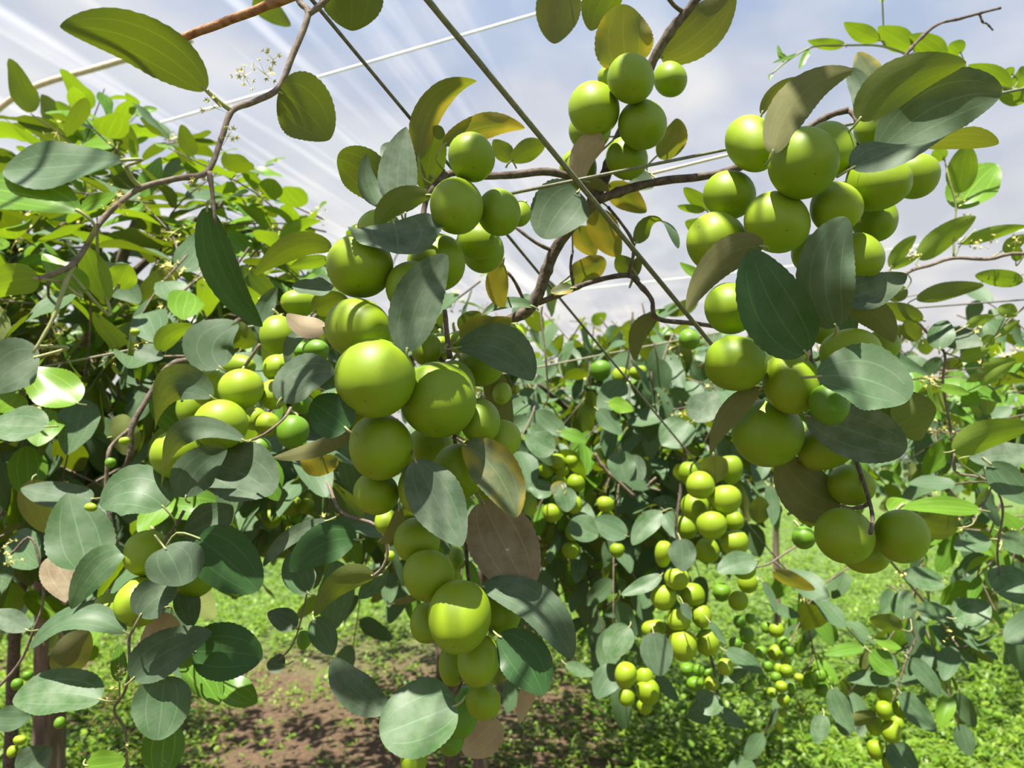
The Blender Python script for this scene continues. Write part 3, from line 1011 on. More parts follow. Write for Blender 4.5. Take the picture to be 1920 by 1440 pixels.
L(940, 492, 946, 577, 42, .68, 'y', S, front=False, m=(932, 540))
L(1075, 540, 1032, 548, 22, .70, 'y', 1, front=False)
L(1205, 596, 1248, 580, 10, .72, 'n', 1, front=False)
L(958, 302, 1022, 272, 40, .70, 'g', S, front=False, m=(996, 280))
L(960, 302, 925, 262, 36, .71, 'g', S, front=False)
L(1330, 392, 1282, 352, 28, .80, 'n', S, front=False)
L(1322, 394, 1270, 386, 16, .80, 'n', S, front=False)
L(1330, 430, 1285, 415, 30, .85, 'n', S, front=False)
L(1320, 520, 1275, 492, 18, .85, 'n', 1, front=False)

# --- central hanging branch
cen = Branch('central hanging branch loaded with big green jujubes and dusty leaves', at(830, 330, .62), keys='CL')
cen.stem([(836, 322, .62), (803, 366, .61), (792, 412, .60), (770, 480, .60), (768, 560, .60), (800, 640, .60), (842, 700, .59), (850, 800, .59), (868, 950, .59),
          (876, 1060, .58), (882, 1150, .58), (868, 1270, .57), (846, 1312, .56)], .0024, .0013, 'bark')
cen.stem([(834, 582, .575), (838, 625, .57), (844, 672, .575)], .0018, .0022, 'twig', 'twig')
cen.stem([(846, 1312, .56), (858, 1285, .555), (866, 1270, .55)], .0012, .0012, 'twig', 'twig')
cen.stem([(803, 366, .61), (780, 385, .60), (760, 396, .59)], .0014, .0012, 'bark', 'twig')
L = cen.leaf
L(785, 300, 894, 152, 50, .60, 'y', S, m=(815, 195), front=False, dt=-.02, twist=30, label='long yellow-green leaf arching up')
L(752, 398, 762, 238, 64, .56, 'd', 1, m=(746, 320), front=False, dt=.02, tilt=10, e=.75, label='upright grey dusty leaf')
L(716, 390, 688, 288, 34, .57, 'd', 1, m=(690, 345), front=False, tilt=0, roll=40, e=.75)
L(722, 372, 632, 298, 84, .60, 'g', S, m=(672, 318), front=False, e=.5)
L(762, 300, 716, 272, 46, .62, 'd', 1, front=False)
L(800, 355, 826, 236, 62, .62, 'g', S, front=False, e=.5)
L(832, 272, 984, 240, 46, .60, 'y', S, m=(905, 238), front=False, cup=.2, wave=.3, label='ragged yellow-blotched leaf over the topmost fruit')
L(738, 416, 745, 476, 118, .53, 'd', 1, tilt=35, k=.62, e=.36, dt=-.02, label='bent grey leaf with a toothed edge over the pale fruit')
L(806, 366, 708, 432, 46, .53, 'g', S, m=(738, 382), tilt=10)
L(763, 660, 838, 478, 92, .50, 'd', 1, m=(785, 560), tilt=12, dt=.01, label='large upright dusty leaf in front of the fruit', e=.58)
L(858, 652, 998, 714, 82, .55, 'd', 1, m=(940, 655), tilt=38, k=.9, label='grey leaf at the right of the cluster')
L(864, 636, 926, 596, 42, .62, 'y', S, front=False)
L(905, 628, 960, 598, 38, .62, 'y', S, front=False)
L(862, 620, 900, 585, 40, .66, 'g', S, front=False)
L(1000, 575, 905, 590, 22, .70, 'g', 1, front=False, m=(950, 568))
L(612, 612, 538, 588, 42, .60, 'b', S, m=(570, 610), tilt=-20, front=False, label='cream curled leaf')  # mature leaf, its sunlit underside painted cream
L(524, 752, 628, 700, 78, .62, 'd', 1, m=(575, 705), tilt=42, label='grey leaf with a straight shadow edge')
L(580, 625, 540, 692, 24, .66, 'd', 1, m=(548, 642), front=False, twist=30)
L(626, 536, 548, 534, 38, .64, 'd', 1, tilt=48, front=False)
L(588, 585, 652, 560, 48, .66, 'g', S, front=False)
L(622, 464, 478, 516, 46, .63, 'g', S, m=(552, 464), front=False, tilt=35)
L(615, 485, 545, 500, 26, .68, 'n', S, front=False)
L(490, 628, 520, 538, 34, .72, 'd', 1, m=(496, 580), front=False, twist=25)
L(414, 690, 448, 610, 86, .74, 'd', 1, front=False, tilt=40, m=(400, 645), e=.5, label='broad light grey leaf')
L(424, 625, 482, 640, 50, .76, 'g', S, front=False)
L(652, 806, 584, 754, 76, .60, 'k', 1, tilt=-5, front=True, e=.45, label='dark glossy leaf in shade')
L(668, 806, 512, 858, 30, .53, 'd', S, m=(590, 842), tilt=-12, front=False)
L(600, 852, 600, 893, 62, .62, 'y', S, front=False, e=.4)
L(778, 862, 866, 1024, 98, .505, 'd', 1, m=(818, 938), tilt=30, k=.9, label='long grey-green leaf hanging over the fruit')
L(868, 832, 968, 970, 86, .53, 'y', 1, m=(930, 885), tilt=25, k=.95, e=.6, label='grey leaf with yellow stripes')
L(905, 940, 992, 1108, 128, .56, 'b', 1, m=(945, 1022), tilt=10, k=.9, e=.5, front=False, label='large brown dead leaf')
L(902, 1100, 1072, 1236, 78, .53, 'd', 1, m=(1004, 1135), tilt=42, k=.95, label='arching grey leaf at lower right of the cluster')
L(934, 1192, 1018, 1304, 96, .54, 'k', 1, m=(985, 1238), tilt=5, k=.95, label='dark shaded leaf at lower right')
L(1000, 1280, 974, 1358, 24, .54, 'b', S, m=(986, 1310), tilt=0, front=False, pet=False)
L(856, 1322, 712, 1378, 138, .50, 'g', 1, m=(785, 1350), tilt=38, k=.86, e=.5, label='big round bright leaf at the tip of the cluster')
L(732, 1332, 628, 1232, 68, .545, 'd', 1, m=(662, 1292), tilt=15, front=False, k=.9, wave=.25)
L(928, 1345, 866, 1408, 66, .60, 'b', S, front=False, e=.5, tilt=-15)
L(748, 952, 708, 1016, 26, .60, 'd', S, m=(738, 1000), front=False)
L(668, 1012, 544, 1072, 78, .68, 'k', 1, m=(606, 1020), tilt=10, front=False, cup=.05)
L(614, 976, 494, 1062, 30, .70, 'd', 1, m=(540, 1010), tilt=10, front=False)
L(702, 1080, 590, 1156, 42, .66, 'g', S, m=(640, 1092), front=False)
L(722, 1068, 672, 1122, 38, .70, 'g', 1, front=False, tilt=0)
L(578, 1112, 545, 1035, 58, .74, 'g', 1, front=False)
L(926, 690, 962, 792, 46, .62, 'd', S, m=(935, 745), front=False, tilt=0)
L(735, 1132, 790, 1118, 14, .56, 'd', S, front=False)
L(905, 1225, 950, 1250, 30, .58, 'g', 1, front=False, tilt=0)
cen.stem([(700, 1080, .66), (718, 1062, .66), (726, 1030, .66), (705, 985, .66), (640, 960, .68), (615, 905, .70)], .0012, .0016, 'twig', 'twig')

# --- right hanging branch
rig = Branch('right hanging branch crowded with jujubes under big dusty leaves', at(1600, 205, .62), keys='R')
rig.stem([(1592, 206, .62), (1609, 235, .61), (1604, 300, .605), (1570, 390, .61), (1545, 500, .61), (1522, 600, .60), (1522, 690, .59), (1560, 790, .59), (1598, 850, .585),
          (1612, 882, .565), (1630, 940, .54), (1636, 972, .515), (1632, 1000, .50)], .0022, .0014, 'bark')
rig.stem([(1578, 948, .55), (1592, 953, .55), (1618, 950, .55), (1630, 942, .54)], .0012, .0014, 'twig', 'twig')
L = rig.leaf
L(1448, 288, 1600, 132, 54, .515, 'd', S, m=(1500, 180), tilt=10, label='brownish leaf standing up behind the front fruit', dt=.03, twist=-20)
L(1428, 215, 1506, 146, 22, .57, 'd', S, m=(1455, 170), front=False)
L(1590, 130, 1602, 212, 30, .56, 'd', 1, m=(1612, 168), front=False, tilt=0)
L(1610, 226, 1812, 118, 80, .53, 'g', S, m=(1690, 152), tilt=15, dt=-.02, front=False, label='olive leaf seen from below over the right fruits')
L(1643, 160, 1608, 98, 40, .60, 'y', 1, front=False)
L(1648, 282, 1878, 176, 116, .545, 'd', 1, m=(1762, 196), tilt=8, dt=-.02, front=False, k=.9, e=.55, label='big dark dusty leaf at the upper right')
L(1596, 316, 1872, 270, 54, .47, 'd', 1, m=(1730, 268), tilt=30, twist=-110, front=False, label='long leaf with a sunlit rim', cup=.05)
L(1432, 462, 1288, 582, 62, .49, 'd', S, m=(1352, 488), tilt=12, dt=.0, label='brown-backed leaf hanging at left', k=.72)
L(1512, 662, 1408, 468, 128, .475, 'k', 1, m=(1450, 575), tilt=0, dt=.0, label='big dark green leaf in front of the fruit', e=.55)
L(1568, 614, 1588, 408, 102, .48, 'd', 1, m=(1548, 505), tilt=0, dt=-.01, label='upright dark dusty leaf', e=.5, wave=.3)
L(1580, 562, 1700, 514, 56, .54, 'd', 1, m=(1635, 545), tilt=10)
L(1588, 572, 1676, 642, 50, .53, 'd', S, m=(1642, 592), tilt=5)
L(1532, 706, 1702, 752, 118, .475, 'g', 1, m=(1625, 712), tilt=38, k=.95, e=.5, dt=-.02, label='wide grey-green leaf with dappled light')
L(1512, 778, 1700, 842, 102, .527, 'd', 1, m=(1610, 812), tilt=5, k=.95, e=.5, front=False, dt=-.01, label='dark grey leaf below the wide grey-green one')
L(1680, 800, 1756, 768, 86, .60, 'g', S, front=False, e=.5)
L(1428, 728, 1332, 852, 42, .53, 'd', S, m=(1368, 775), tilt=-5, e=.75, front=False)
L(1577, 948, 1468, 858, 86, .585, 'd', S, m=(1510, 915), tilt=-20, e=.5, front=False, label='dark brown-green leaf in shade')
L(1575, 560, 1596, 640, 40, .60, 'g', 1, front=False)
L(1660, 600, 1684, 662, 18, .56, 'd', S, front=False)

# --- left cluster branch
lef = Branch('dark left branch bending down to the left fruit cluster', at(445, 600, .80), keys='LW')
lef.stem([(470, 590, .82), (443, 604, .81), (400, 640, .80), (357, 672, .79), (317, 687, .78), (277, 747, .77), (247, 802, .76), (245, 848, .76), (232, 884, .765)], .0030, .0030, 'bark')
lef.stem([(247, 802, .76), (213, 832, .755), (203, 856, .75), (199, 928, .75), (208, 978, .75), (222, 1028, .755)], .0022, .0018, 'twig', 'side_branch')
lef.stem([(488, 645, .74), (472, 668, .74), (456, 692, .745)], .0018, .0018, 'twig', 'twig')
lef.stem([(458, 828, .665), (480, 822, .66), (505, 808, .66), (533, 784, .67), (545, 765, .69)], .0011, .0013, 'twig', 'twig')
lef.stem([(345, 958, .71), (330, 985, .70), (313, 1008, .69), (308, 1030, .68)], .0016, .0013, 'twig', 'twig')
lef.stem([(260, 1156, .66), (250, 1180, .66), (242, 1200, .66), (243, 1262, .66), (232, 1300, .66), (214, 1332, .665), (235, 1372, .67), (238, 1440, .675)], .0015, .0011, 'twig', 'twig')
lef.stem([(-20, 1305, .80), (33, 1248, .80), (60, 1190, .80), (82, 1115, .80), (60, 1010, .80), (20, 1040, .80)], .0017, .0012, 'twig', 'twig')
L = lef.leaf
L(398, 745, 290, 808, 48, .70, 'd', 1, m=(322, 722), tilt=30, twist=-90, label='bent grey leaf curling over')
L(458, 826, 302, 915, 34, .655, 'd', 1, m=(345, 810), tilt=40, twist=-80, label='long leaf bent over the largest left fruit')
L(348, 934, 426, 843, 78, .65, 'd', 1, m=(370, 880), tilt=5, label='oval dark dusty leaf')
L(398, 868, 512, 925, 108, .69, 'd', 1, tilt=25, e=.5, front=False)
L(308, 952, 188, 950, 92, .68, 'g', 1, m=(250, 922), tilt=40, front=False, k=.7, label='pale sunlit leaf with a narrow tip')
L(345, 1002, 436, 948, 72, .70, 'd', 1, front=False, tilt=30)
L(166, 1066, 128, 925, 108, .72, 'g', 1, front=False, tilt=15, k=.66, label='broad heart-shaped leaf')
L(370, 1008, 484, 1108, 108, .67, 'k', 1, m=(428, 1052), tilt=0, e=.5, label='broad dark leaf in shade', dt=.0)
L(308, 1026, 342, 1098, 96, .64, 'd', 1, tilt=38, k=.86, e=.45, label='pale leaf across the upper sunlit fruit')
L(262, 1156, 330, 1118, 70, .63, 'd', 1, m=(292, 1122), tilt=35, k=.9, e=.45)
L(238, 1036, 134, 1142, 58, .68, 'g', 1, m=(180, 1066), tilt=35, front=False, twist=-25)
L(98, 1042, 150, 1132, 66, .76, 'b', 1, front=False, e=.5)
L(236, 1186, 57, 1216, 44, .66, 'g', 1, m=(140, 1160), tilt=45, front=False, label='light green arching leaf')
L(248, 1274, 398, 1186, 78, .64, 'd', 1, m=(312, 1222), tilt=22, front=False, label='slanting leaf half in shadow')
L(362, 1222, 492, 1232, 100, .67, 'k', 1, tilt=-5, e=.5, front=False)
L(190, 1312, 24, 1312, 74, .65, 'g', 1, m=(105, 1298), tilt=42, front=False, label='wide leaf with a leaf-shaped shadow')
L(308, 1268, 296, 1388, 104, .65, 'g', 1, tilt=10, e=.5, front=False, label='round dark leaf at the bottom left')
L(312, 1355, 300, 1465, 76, .70, 'n', 1, tilt=0, front=False)
L(343, 1232, 410, 1322, 56, .70, 'n', 1, tilt=45, front=False, label='shiny bright young leaf')
L(412, 1276, 482, 1318, 52, .70, 'n', 1, tilt=45, front=False)
L(112, 1268, 168, 1184, 46, .72, 'd', S, front=False, tilt=-10)
L(-10, 1345, 58, 1342, 40, .74, 'g', 1, front=False, tilt=0)
L(160, 1435, 236, 1425, 50, .72, 'n', 1, front=False, tilt=0)
L(28, 1450, 96, 1400, 58, .76, 'd', 1, front=False, tilt=10)
L(224, 1278, 224, 1210, 28, .68, 'n', 1, front=False)
L(322, 1152, 256, 1232, 50, .685, 'b', S, front=False, tilt=-20)
L(342, 1100, 360, 1176, 46, .72, 'g', 1, front=False, tilt=-15)
L(52, 1182, -25, 1148, 34, .74, 'd', 1, front=False)
L(145, 756, 58, 690, 64, .80, 'n', 1, front=False, tilt=35, e=.55)
L(88, 800, -30, 795, 52, .76, 'g', 1, front=False, tilt=45)
L(255, 655, 305, 672, 34, .86, 'd', 1, front=False, tilt=30)
L(302, 660, 364, 610, 34, .86, 'n', S, front=False, m=(318, 628))
L(60, 900, 90, 1000, 60, .84, 'd', S, front=False, tilt=0)
L(175, 935, 40, 915, 42, .80, 'd', 1, front=False, tilt=45)
L(205, 820, 262, 808, 66, .80, 'g', S, front=False, tilt=0)
L(555, 1178, 502, 1148, 40, .80, 'd', 1, front=False)
L(588, 1160, 622, 1230, 50, .80, 'g', 1, front=False, tilt=0)
L(535, 1246, 500, 1244, 34, .80, 'd', 1, front=False)
lef.stem([(578, 1100, .80), (565, 1160, .80), (548, 1210, .80), (520, 1240, .80)], .0011, .0008, 'twig', 'twig')

# --- right edge sprigs against the film
rs1 = Branch('bright young shoot reaching across the film at the top right', at(2500, 330, 1.5), keys='')
rs1.stem([(2500, 330, 1.5), (2250, 240, 1.2), (1990, 175, 1.0), (1900, 168, 1.0), (1830, 150, 1.0), (1760, 125, 1.0), (1715, 108, 1.0), (1655, 87, 1.0), (1590, 85, 1.0), (1525, 88, 1.0), (1480, 112, 1.0), (1445, 140, 1.0)], .0022, .0010, 'greenstem', knots=.1)
rs1.stem([(1657, 86, 1.0), (1656, 40, 1.0), (1654, -10, .99)], .0013, .0010, 'greenstem', 'twig')
L = rs1.leaf
for q in ((1585, 83, 1514, 76, 20), (1650, 76, 1582, 42, 30), (1712, 92, 1646, 50, 40), (1772, 112, 1706, 66, 42), (1812, 138, 1735, 100, 42),
          (1802, 100, 1780, 82, 30), (1896, 168, 1815, 122, 34), (1900, 140, 1880, 135, 20), (1925, 190, 1870, 178, 26), (1935, 140, 1895, 150, 34)):
    L(*q, 1.0, 'n', S, front=False, tilt=20, e=.75)
for q in ((1517, 92, 1498, 130, 9), (1470, 118, 1458, 84, 8), (1478, 112, 1458, 98, 7), (1500, 100, 1448, 118, 6), (1446, 138, 1443, 150, 6), (1655, 4, 1650, -20, 10)):
    L(*q, 1.0, 'n', 1, front=False, e=.8, pet=False)
rs2 = Branch('bare dark forked twig sticking up at the top right', at(1690, 115, .92), name='bare_twig', cat='twig', keys='')
rs2.stem([(1640, 330, .95), (1645, 230, .94), (1660, 165, .93), (1690, 114, .92), (1722, 76, .92), (1758, 46, .92), (1800, 35, .92), (1836, 25, .92), (1876, 15, .92)], .0025, .0014, 'bark', knots=.5)
rs2.stem([(1836, 25, .92), (1843, 42, .92), (1850, 44, .92), (1862, 57, .92)], .0013, .0009, 'bark', 'side_twig', knots=.6)

rs3 = Branch('leafy shoot at the right edge against the white film', at(1640, 530, .95), keys='')
rs3.stem([(1640, 560, .92), (1700, 512, .95), (1745, 497, .95), (1788, 484, .95), (1850, 486, .95), (1960, 482, .96), (2200, 560, 1.3), (2350, 680, 1.7)], .0022, .0022, 'twig', knots=.15)
rs3.stem([(1788, 484, .95), (1789, 430, .95), (1792, 385, .95), (1778, 330, .95), (1768, 285, .96)], .0014, .0010, 'greenstem', 'twig')
rs3.stem([(1790, 484, .95), (1802, 458, .95), (1830, 430, .95)], .0010, .0008, 'greenstem', 'twig')
rs3.stem([(1703, 585, .98), (1735, 620, .98), (1760, 648, .98), (1772, 668, .98), (1768, 720, .98), (1780, 790, .98), (1786, 830, .98), (1790, 880, 1.0)], .0018, .0018, 'twig', 'side_branch')
rs3.stem([(2120, 520, 1.15), (1955, 560, 1.0), (1910, 585, 1.0), (1870, 625, 1.0), (1850, 650, 1.0), (1838, 690, 1.0)], .0012, .0010, 'twig', 'twig')
L = rs3.leaf
for q in ((1798, 362, 1815, 270, 52, 'n', S), (1796, 392, 1868, 308, 58, 'n', 1), (1722, 486, 1830, 406, 44, 'n', S), (1800, 456, 1925, 424, 22, 'n', S), (1670, 502, 1718, 442, 28, 'n', S),
          (1670, 502, 1722, 480, 16, 'n', S), (1718, 560, 1845, 535, 30, 'g', S), (1918, 528, 1828, 516, 28, 'n', S), (1730, 600, 1660, 568, 30, 'g', S), (1762, 655, 1775, 600, 40, 'g', 1),
          (1790, 655, 1812, 615, 66, 'd', 1), (1812, 612, 1865, 592, 18, 'n', S), (1884, 595, 1900, 570, 34, 'n', S), (1872, 630, 1912, 600, 14, 'n', S), (1848, 648, 1862, 628, 24, 'n', S),
          (1838, 690, 1905, 675, 22, 'n', S), (1660, 650, 1745, 705, 18, 'g', 1), (1760, 725, 1818, 738, 18, 'n', 1), (1838, 722, 1905, 678, 20, 'n', S), (1700, 540, 1665, 560, 30, 'g', S),
          (1720, 640, 1700, 600, 30, 'g', S), (1800, 672, 1855, 655, 26, 'n', S), (1880, 470, 1925, 440, 26, 'n', S), (1905, 490, 1905, 460, 18, 'n', S), (1770, 300, 1752, 280, 26, 'n', S)):
    L(*q[:5], .96, q[5], q[6], front=False, tilt=22)
rs4 = Branch('shoot with broad leaves low at the right edge', at(1790, 880, .95), keys='')
rs4.stem([(1790, 850, .98), (1792, 885, .98), (1850, 900, .95), (1880, 950, .95), (1870, 1040, .96), (1885, 1120, .97)], .0016, .0014, 'twig')
rs4.stem([(1836, 958, .93), (1850, 935, .94), (1862, 905, .95)], .0011, .0011, 'twig', 'twig')
L = rs4.leaf
for q in ((1786, 846, 1935, 800, 52, 'n', S, .90), (1815, 856, 1940, 840, 44, 'd', 1, .93), (1856, 868, 1935, 945, 56, 'g', 1, .92), (1838, 956, 1690, 952, 30, 'n', 1, .90), (1672, 962, 1700, 938, 34, 'n', 1, .92),
          (1798, 990, 1712, 968, 52, 'g', S, .93), (1868, 1112, 1935, 1088, 68, 'g', 1, .95), (1790, 1160, 1852, 1128, 52, 'g', 1, 1.0), (1770, 1090, 1690, 1075, 40, 'g', 1, 1.0),
          (1695, 1160, 1700, 1105, 44, 'g', 1, 1.05), (1785, 1155, 1715, 1140, 30, 'g', 1, 1.05), (1855, 1010, 1790, 1030, 36, 'g', 1, 1.0), (1880, 1000, 1930, 1035, 40, 'g', 1, 1.0)):
    L(*q[:5], q[7], q[5], q[6], front=False, tilt=30)

# --- lower right little hanging branch
rs5 = Branch('thin hanging twig with a small fruit bunch at the bottom right', at(1711, 1180, 1.15), keys='')
rs5.stem([(1700, 1120, 1.15), (1711, 1180, 1.15), (1716, 1200, 1.15), (1700, 1236, 1.15), (1679, 1305, 1.15), (1668, 1350, 1.16), (1662, 1395, 1.16), (1666, 1440, 1.16)], .0020, .0014, 'twig')
L = rs5.leaf
for q in ((1705, 1236, 1762, 1306, 34, 'g', 1), (1688, 1298, 1756, 1372, 42, 'g', 1), (1668, 1394, 1722, 1446, 50, 'g', 1), (1668, 1276, 1586, 1276, 26, 'g', 1), (1632, 1222, 1680, 1262, 42, 'n', 1),
          (1645, 1342, 1588, 1356, 26, 'g', S), (1560, 1290, 1598, 1370, 40, 'g', 1), (1590, 1380, 1582, 1320, 34, 'g', 1), (1545, 1340, 1530, 1395, 34, 'g', 1), (1620, 1215, 1545, 1228, 22, 'n', 1),
          (1690, 1180, 1630, 1160, 26, 'g', S), (1640, 1200, 1690, 1215, 18, 'n', 1)):
    L(*q[:5], 1.12, q[5], q[6], front=False, tilt=30, m=None)

# --- the string of small fruit left of the right cluster
mid = Branch('hanging branch with a long string of small jujubes in the middle distance', at(1290, 820, 1.12), keys='')
mid.stem([(1288, 800, 1.15), (1284, 850, 1.14), (1275, 930, 1.13), (1268, 1000, 1.12), (1290, 1080, 1.12), (1310, 1160, 1.12), (1335, 1240, 1.12), (1346, 1300, 1.10), (1350, 1340, 1.10)], .0030, .0016, 'bark')
mid.stem([(1115, 850, 1.3), (1128, 872, 1.3), (1145, 890, 1.3), (1165, 908, 1.3), (1188, 930, 1.3)], .0032, .0028, 'twig', 'twig', knots=.5)
mid.stem([(1145, 890, 1.3), (1138, 912, 1.3), (1135, 925, 1.3)], .0020, .0016, 'twig', 'twig', knots=.5)
mid.stem([(1230, 895, 1.25), (1215, 912, 1.25), (1238, 920, 1.25)], .0020, .0016, 'twig', 'twig', knots=.5)
mid.stem([(1410, 1065, 1.0), (1440, 1058, 1.02), (1465, 1042, 1.05), (1500, 1020, 1.08)], .0012, .0014, 'twig', 'twig')
L = mid.leaf
for q in ((1338, 853, 1336, 908, 46, 1.04, 'd', S), (1275, 1010, 1280, 1072, 52, 1.02, 'd', 1), (1418, 1050, 1344, 1072, 42, 1.0, 'g', 1), (1240, 1078, 1165, 1115, 28, 1.05, 'g', 1),
          (1225, 1185, 1240, 1268, 62, 1.02, 'd', 1), (1280, 1130, 1296, 1162, 20, 1.0, 'd', 1), (1450, 1070, 1528, 1106, 24, 1.02, 'y', S), (1330, 1165, 1362, 1208, 16, 1.02, 'g', 1),
          (1360, 1220, 1430, 1262, 32, 1.05, 'g', 1), (1348, 1280, 1408, 1250, 24, 1.05, 'g', 1), (1340, 1300, 1312, 1335, 54, 1.05, 'g', 1), (1346, 1330, 1400, 1365, 26, 1.05, 'g', 1), (1330, 1330, 1290, 1345, 40, 1.08, 'g', 1),
          (1160, 1250, 1118, 1310, 50, 1.1, 'g', 1), (1230, 1265, 1272, 1315, 26, 1.1, 'g', 1), (1180, 1175, 1140, 1235, 56, 1.1, 'g', 1), (1060, 1245, 1115, 1265, 24, 1.15, 'g', 1),
          (1240, 960, 1186, 1022, 40, 1.1, 'g', 1), (1175, 1005, 1110, 975, 46, 1.15, 'g', 1), (1070, 975, 1122, 1005, 52, 1.15, 'g', 1), (1160, 845, 1175, 905, 52, 1.2, 'g', 1), (1180, 855, 1205, 900, 36, 1.2, 'd', 1),
          (1290, 790, 1240, 835, 62, 1.15, 'g', 1), (1300, 790, 1342, 735, 56, 1.1, 'd', 1), (1120, 768, 1165, 815, 34, 1.2, 'g', 1), (1140, 755, 1188, 770, 28, 1.2, 'n', 1), (1050, 810, 1100, 830, 26, 1.15, 'n', 1),
          (1040, 845, 985, 815, 50, 1.15, 'g', 1), (1035, 925, 990, 915, 36, 1.15, 'g', 1), (1040, 930, 1060, 905, 30, 1.14, 'y', 1), (1055, 915, 1062, 960, 42, 1.14, 'g', 1), (1290, 900, 1270, 870, 30, 1.2, 'g', S),
          (1420, 980, 1425, 930, 34, 1.3, 'g', S), (1440, 910, 1450, 985, 26, 1.3, 'g', 1), (1445, 1135, 1500, 1155, 22, 1.2, 'g', 1), (1430, 1090, 1455, 1150, 16, 1.2, 'g', 1)):
    L(*q[:5], q[5], q[6], q[7], front=False, tilt=32)

LOWRES = {}
for k in 'fgp':
    LOWRES[k] = [fruit_mesh('jujube', 1.0, 1.0, z, 900 + i, MAT[SKIN[k]], 18, 12) for i, z in enumerate((1.0, 1.08, 0.95, 1.18))]
def small_fruit(x, y, rx, ry, d, k, label, group, seed):
    rr = random.Random(seed)
    o = link('jujube', LOWRES[k][seed % 4], None, at(x, y, d))
    z = (1.0, 1.08, 0.95, 1.18)[seed % 4]
    a, c = rx * d / F, ry * d / F
    o.scale = (a, min(a, c), c / z)
    o.rotation_euler = (math.radians(rr.uniform(-25, 15)), math.radians(rr.uniform(-12, 12)), 0)
    return tag(o, label, 'jujube', group)
ORD = ['first', 'second', 'third', 'fourth', 'fifth', 'sixth', 'seventh', 'eighth', 'ninth', 'tenth', 'eleventh', 'twelfth', 'thirteenth', 'fourteenth', 'fifteenth',
       'sixteenth', 'seventeenth', 'eighteenth', 'nineteenth', 'twentieth', 'twenty-first', 'twenty-second', 'twenty-third', 'twenty-fourth']
def fruit_list(lst, d, fmt, group, seed, spread=0.05, fmt_small=None):
    lst = sorted(lst, key=lambda q: q[1])
    rr = random.Random(seed)
    for i, q in enumerate(lst):
        x, y, rx, ry, k = q[:5]
        dd = q[5] if len(q) > 5 else d + rr.uniform(0, spread)
        lab = fmt % ORD[i] if i < len(ORD) else fmt_small
        small_fruit(x, y, rx, ry, dd, k, lab, group, seed + i)
MID_A = [(1313, 909, 27, 26, 'p', 1.05), (1360, 937, 30, 28, 'p', 1.05), (1303, 950, 26, 26, 'f', 1.09), (1334, 985, 28, 27, 'p', 1.04), (1377, 1019, 27, 26, 'p', 1.05), (1286, 988, 21, 23, 'f', 1.14),
         (1326, 1032, 23, 24, 'f', 1.10), (1294, 888, 22, 24, 'f', 1.13), (1370, 880, 22, 28, 'f', 1.14), (1377, 976, 18, 18, 'f', 1.12), (1340, 880, 22, 24, 'f', 1.18), (1350, 955, 18, 20, 'f', 1.16)]
fruit_list(MID_A, 1.06, '%s jujube from the top in the upper half of the middle-distance string', 'jujubes of the middle-distance string', 300)
MID_B = [(1244, 1039, 17, 26, 'p', 1.06), (1269, 1086, 23, 21, 'p', 1.04), (1244, 1121, 24, 24, 'p', 1.05), (1297, 1115, 25, 23, 'f', 1.06), (1273, 1161, 22, 23, 'p', 1.04), (1315, 1156, 19, 22, 'p', 1.05),
         (1226, 1180, 23, 18, 'p', 1.08), (1281, 1211, 27, 29, 'p', 1.03), (1327, 1204, 22, 25, 'p', 1.05), (1395, 1064, 22, 22, 'f', 1.08), (1402, 1093, 18, 19, 'f', 1.12), (1384, 1126, 18, 19, 'f', 1.10),
         (1353, 1111, 17, 17, 'g', 1.14), (1360, 1250, 15, 16, 'p', 1.03)]
fruit_list(MID_B, 1.06, '%s jujube from the top in the lower half of the middle-distance string', 'jujubes of the middle-distance string', 330)
MID_C = [(1173, 1267, 21, 25, 'p', 1.04), (1208, 1268, 18, 20, 'p', 1.06), (1215, 1298, 22, 25, 'f', 1.05), (1175, 1307, 15, 17, 'f', 1.09), (1209, 1325, 15, 15, 'f', 1.09)]
fruit_list(MID_C, 1.06, '%s jujube from the top in the small bunch left of the middle string', 'bunch left of the middle string', 350)
MID_D = [(1304, 1283, 16, 14, 'g'), (1288, 1256, 13, 13, 'g'), (1310, 1257, 11, 11, 'g'), (1335, 1281, 14, 13, 'p'), (1328, 1262, 12, 12, 'g')]
fruit_list(MID_D, 1.1, '%s small green jujube from the top in the dim bunch under the middle-distance string', 'dim bunch under the middle string', 360, 0.08)
MID_E = [(1387, 1165, 12, 12, 'g'), (1400, 1191, 14, 15, 'g'), (1406, 1160, 9, 10, 'g'), (1379, 1207, 12, 12, 'g'), (1404, 1216, 10, 11, 'f'),
         (1456, 1181, 14, 14, 'f'), (1454, 1223, 15, 15, 'f'), (1473, 1238, 10, 10, 'p'), (1460, 1253, 8, 10, 'p'), (1474, 1258, 12, 12, 'f'), (1498, 1271, 9, 8, 'p'), (1465, 1288, 11, 11, 'f'), (1448, 1298, 10, 10, 'f'),
         (1469, 1313, 12, 12, 'f'), (1427, 1223, 10, 11, 'g'), (1468, 1204, 11, 12, 'g'), (1437, 1177, 10, 11, 'g'), (1405, 1291, 10, 11, 'g'), (1468, 1337, 8, 8, 'f'), (1480, 1222, 9, 10, 'g'), (1440, 1250, 10, 10, 'g'),
         (1455, 1270, 10, 10, 'g'), (1485, 1290, 9, 10, 'g'), (1430, 1275, 10, 10, 'g')]
fruit_list(MID_E, 1.12, '%s tiny jujube from the top in the crowded far bunch right of the middle-distance string', 'crowded far bunch', 370, 0.12)
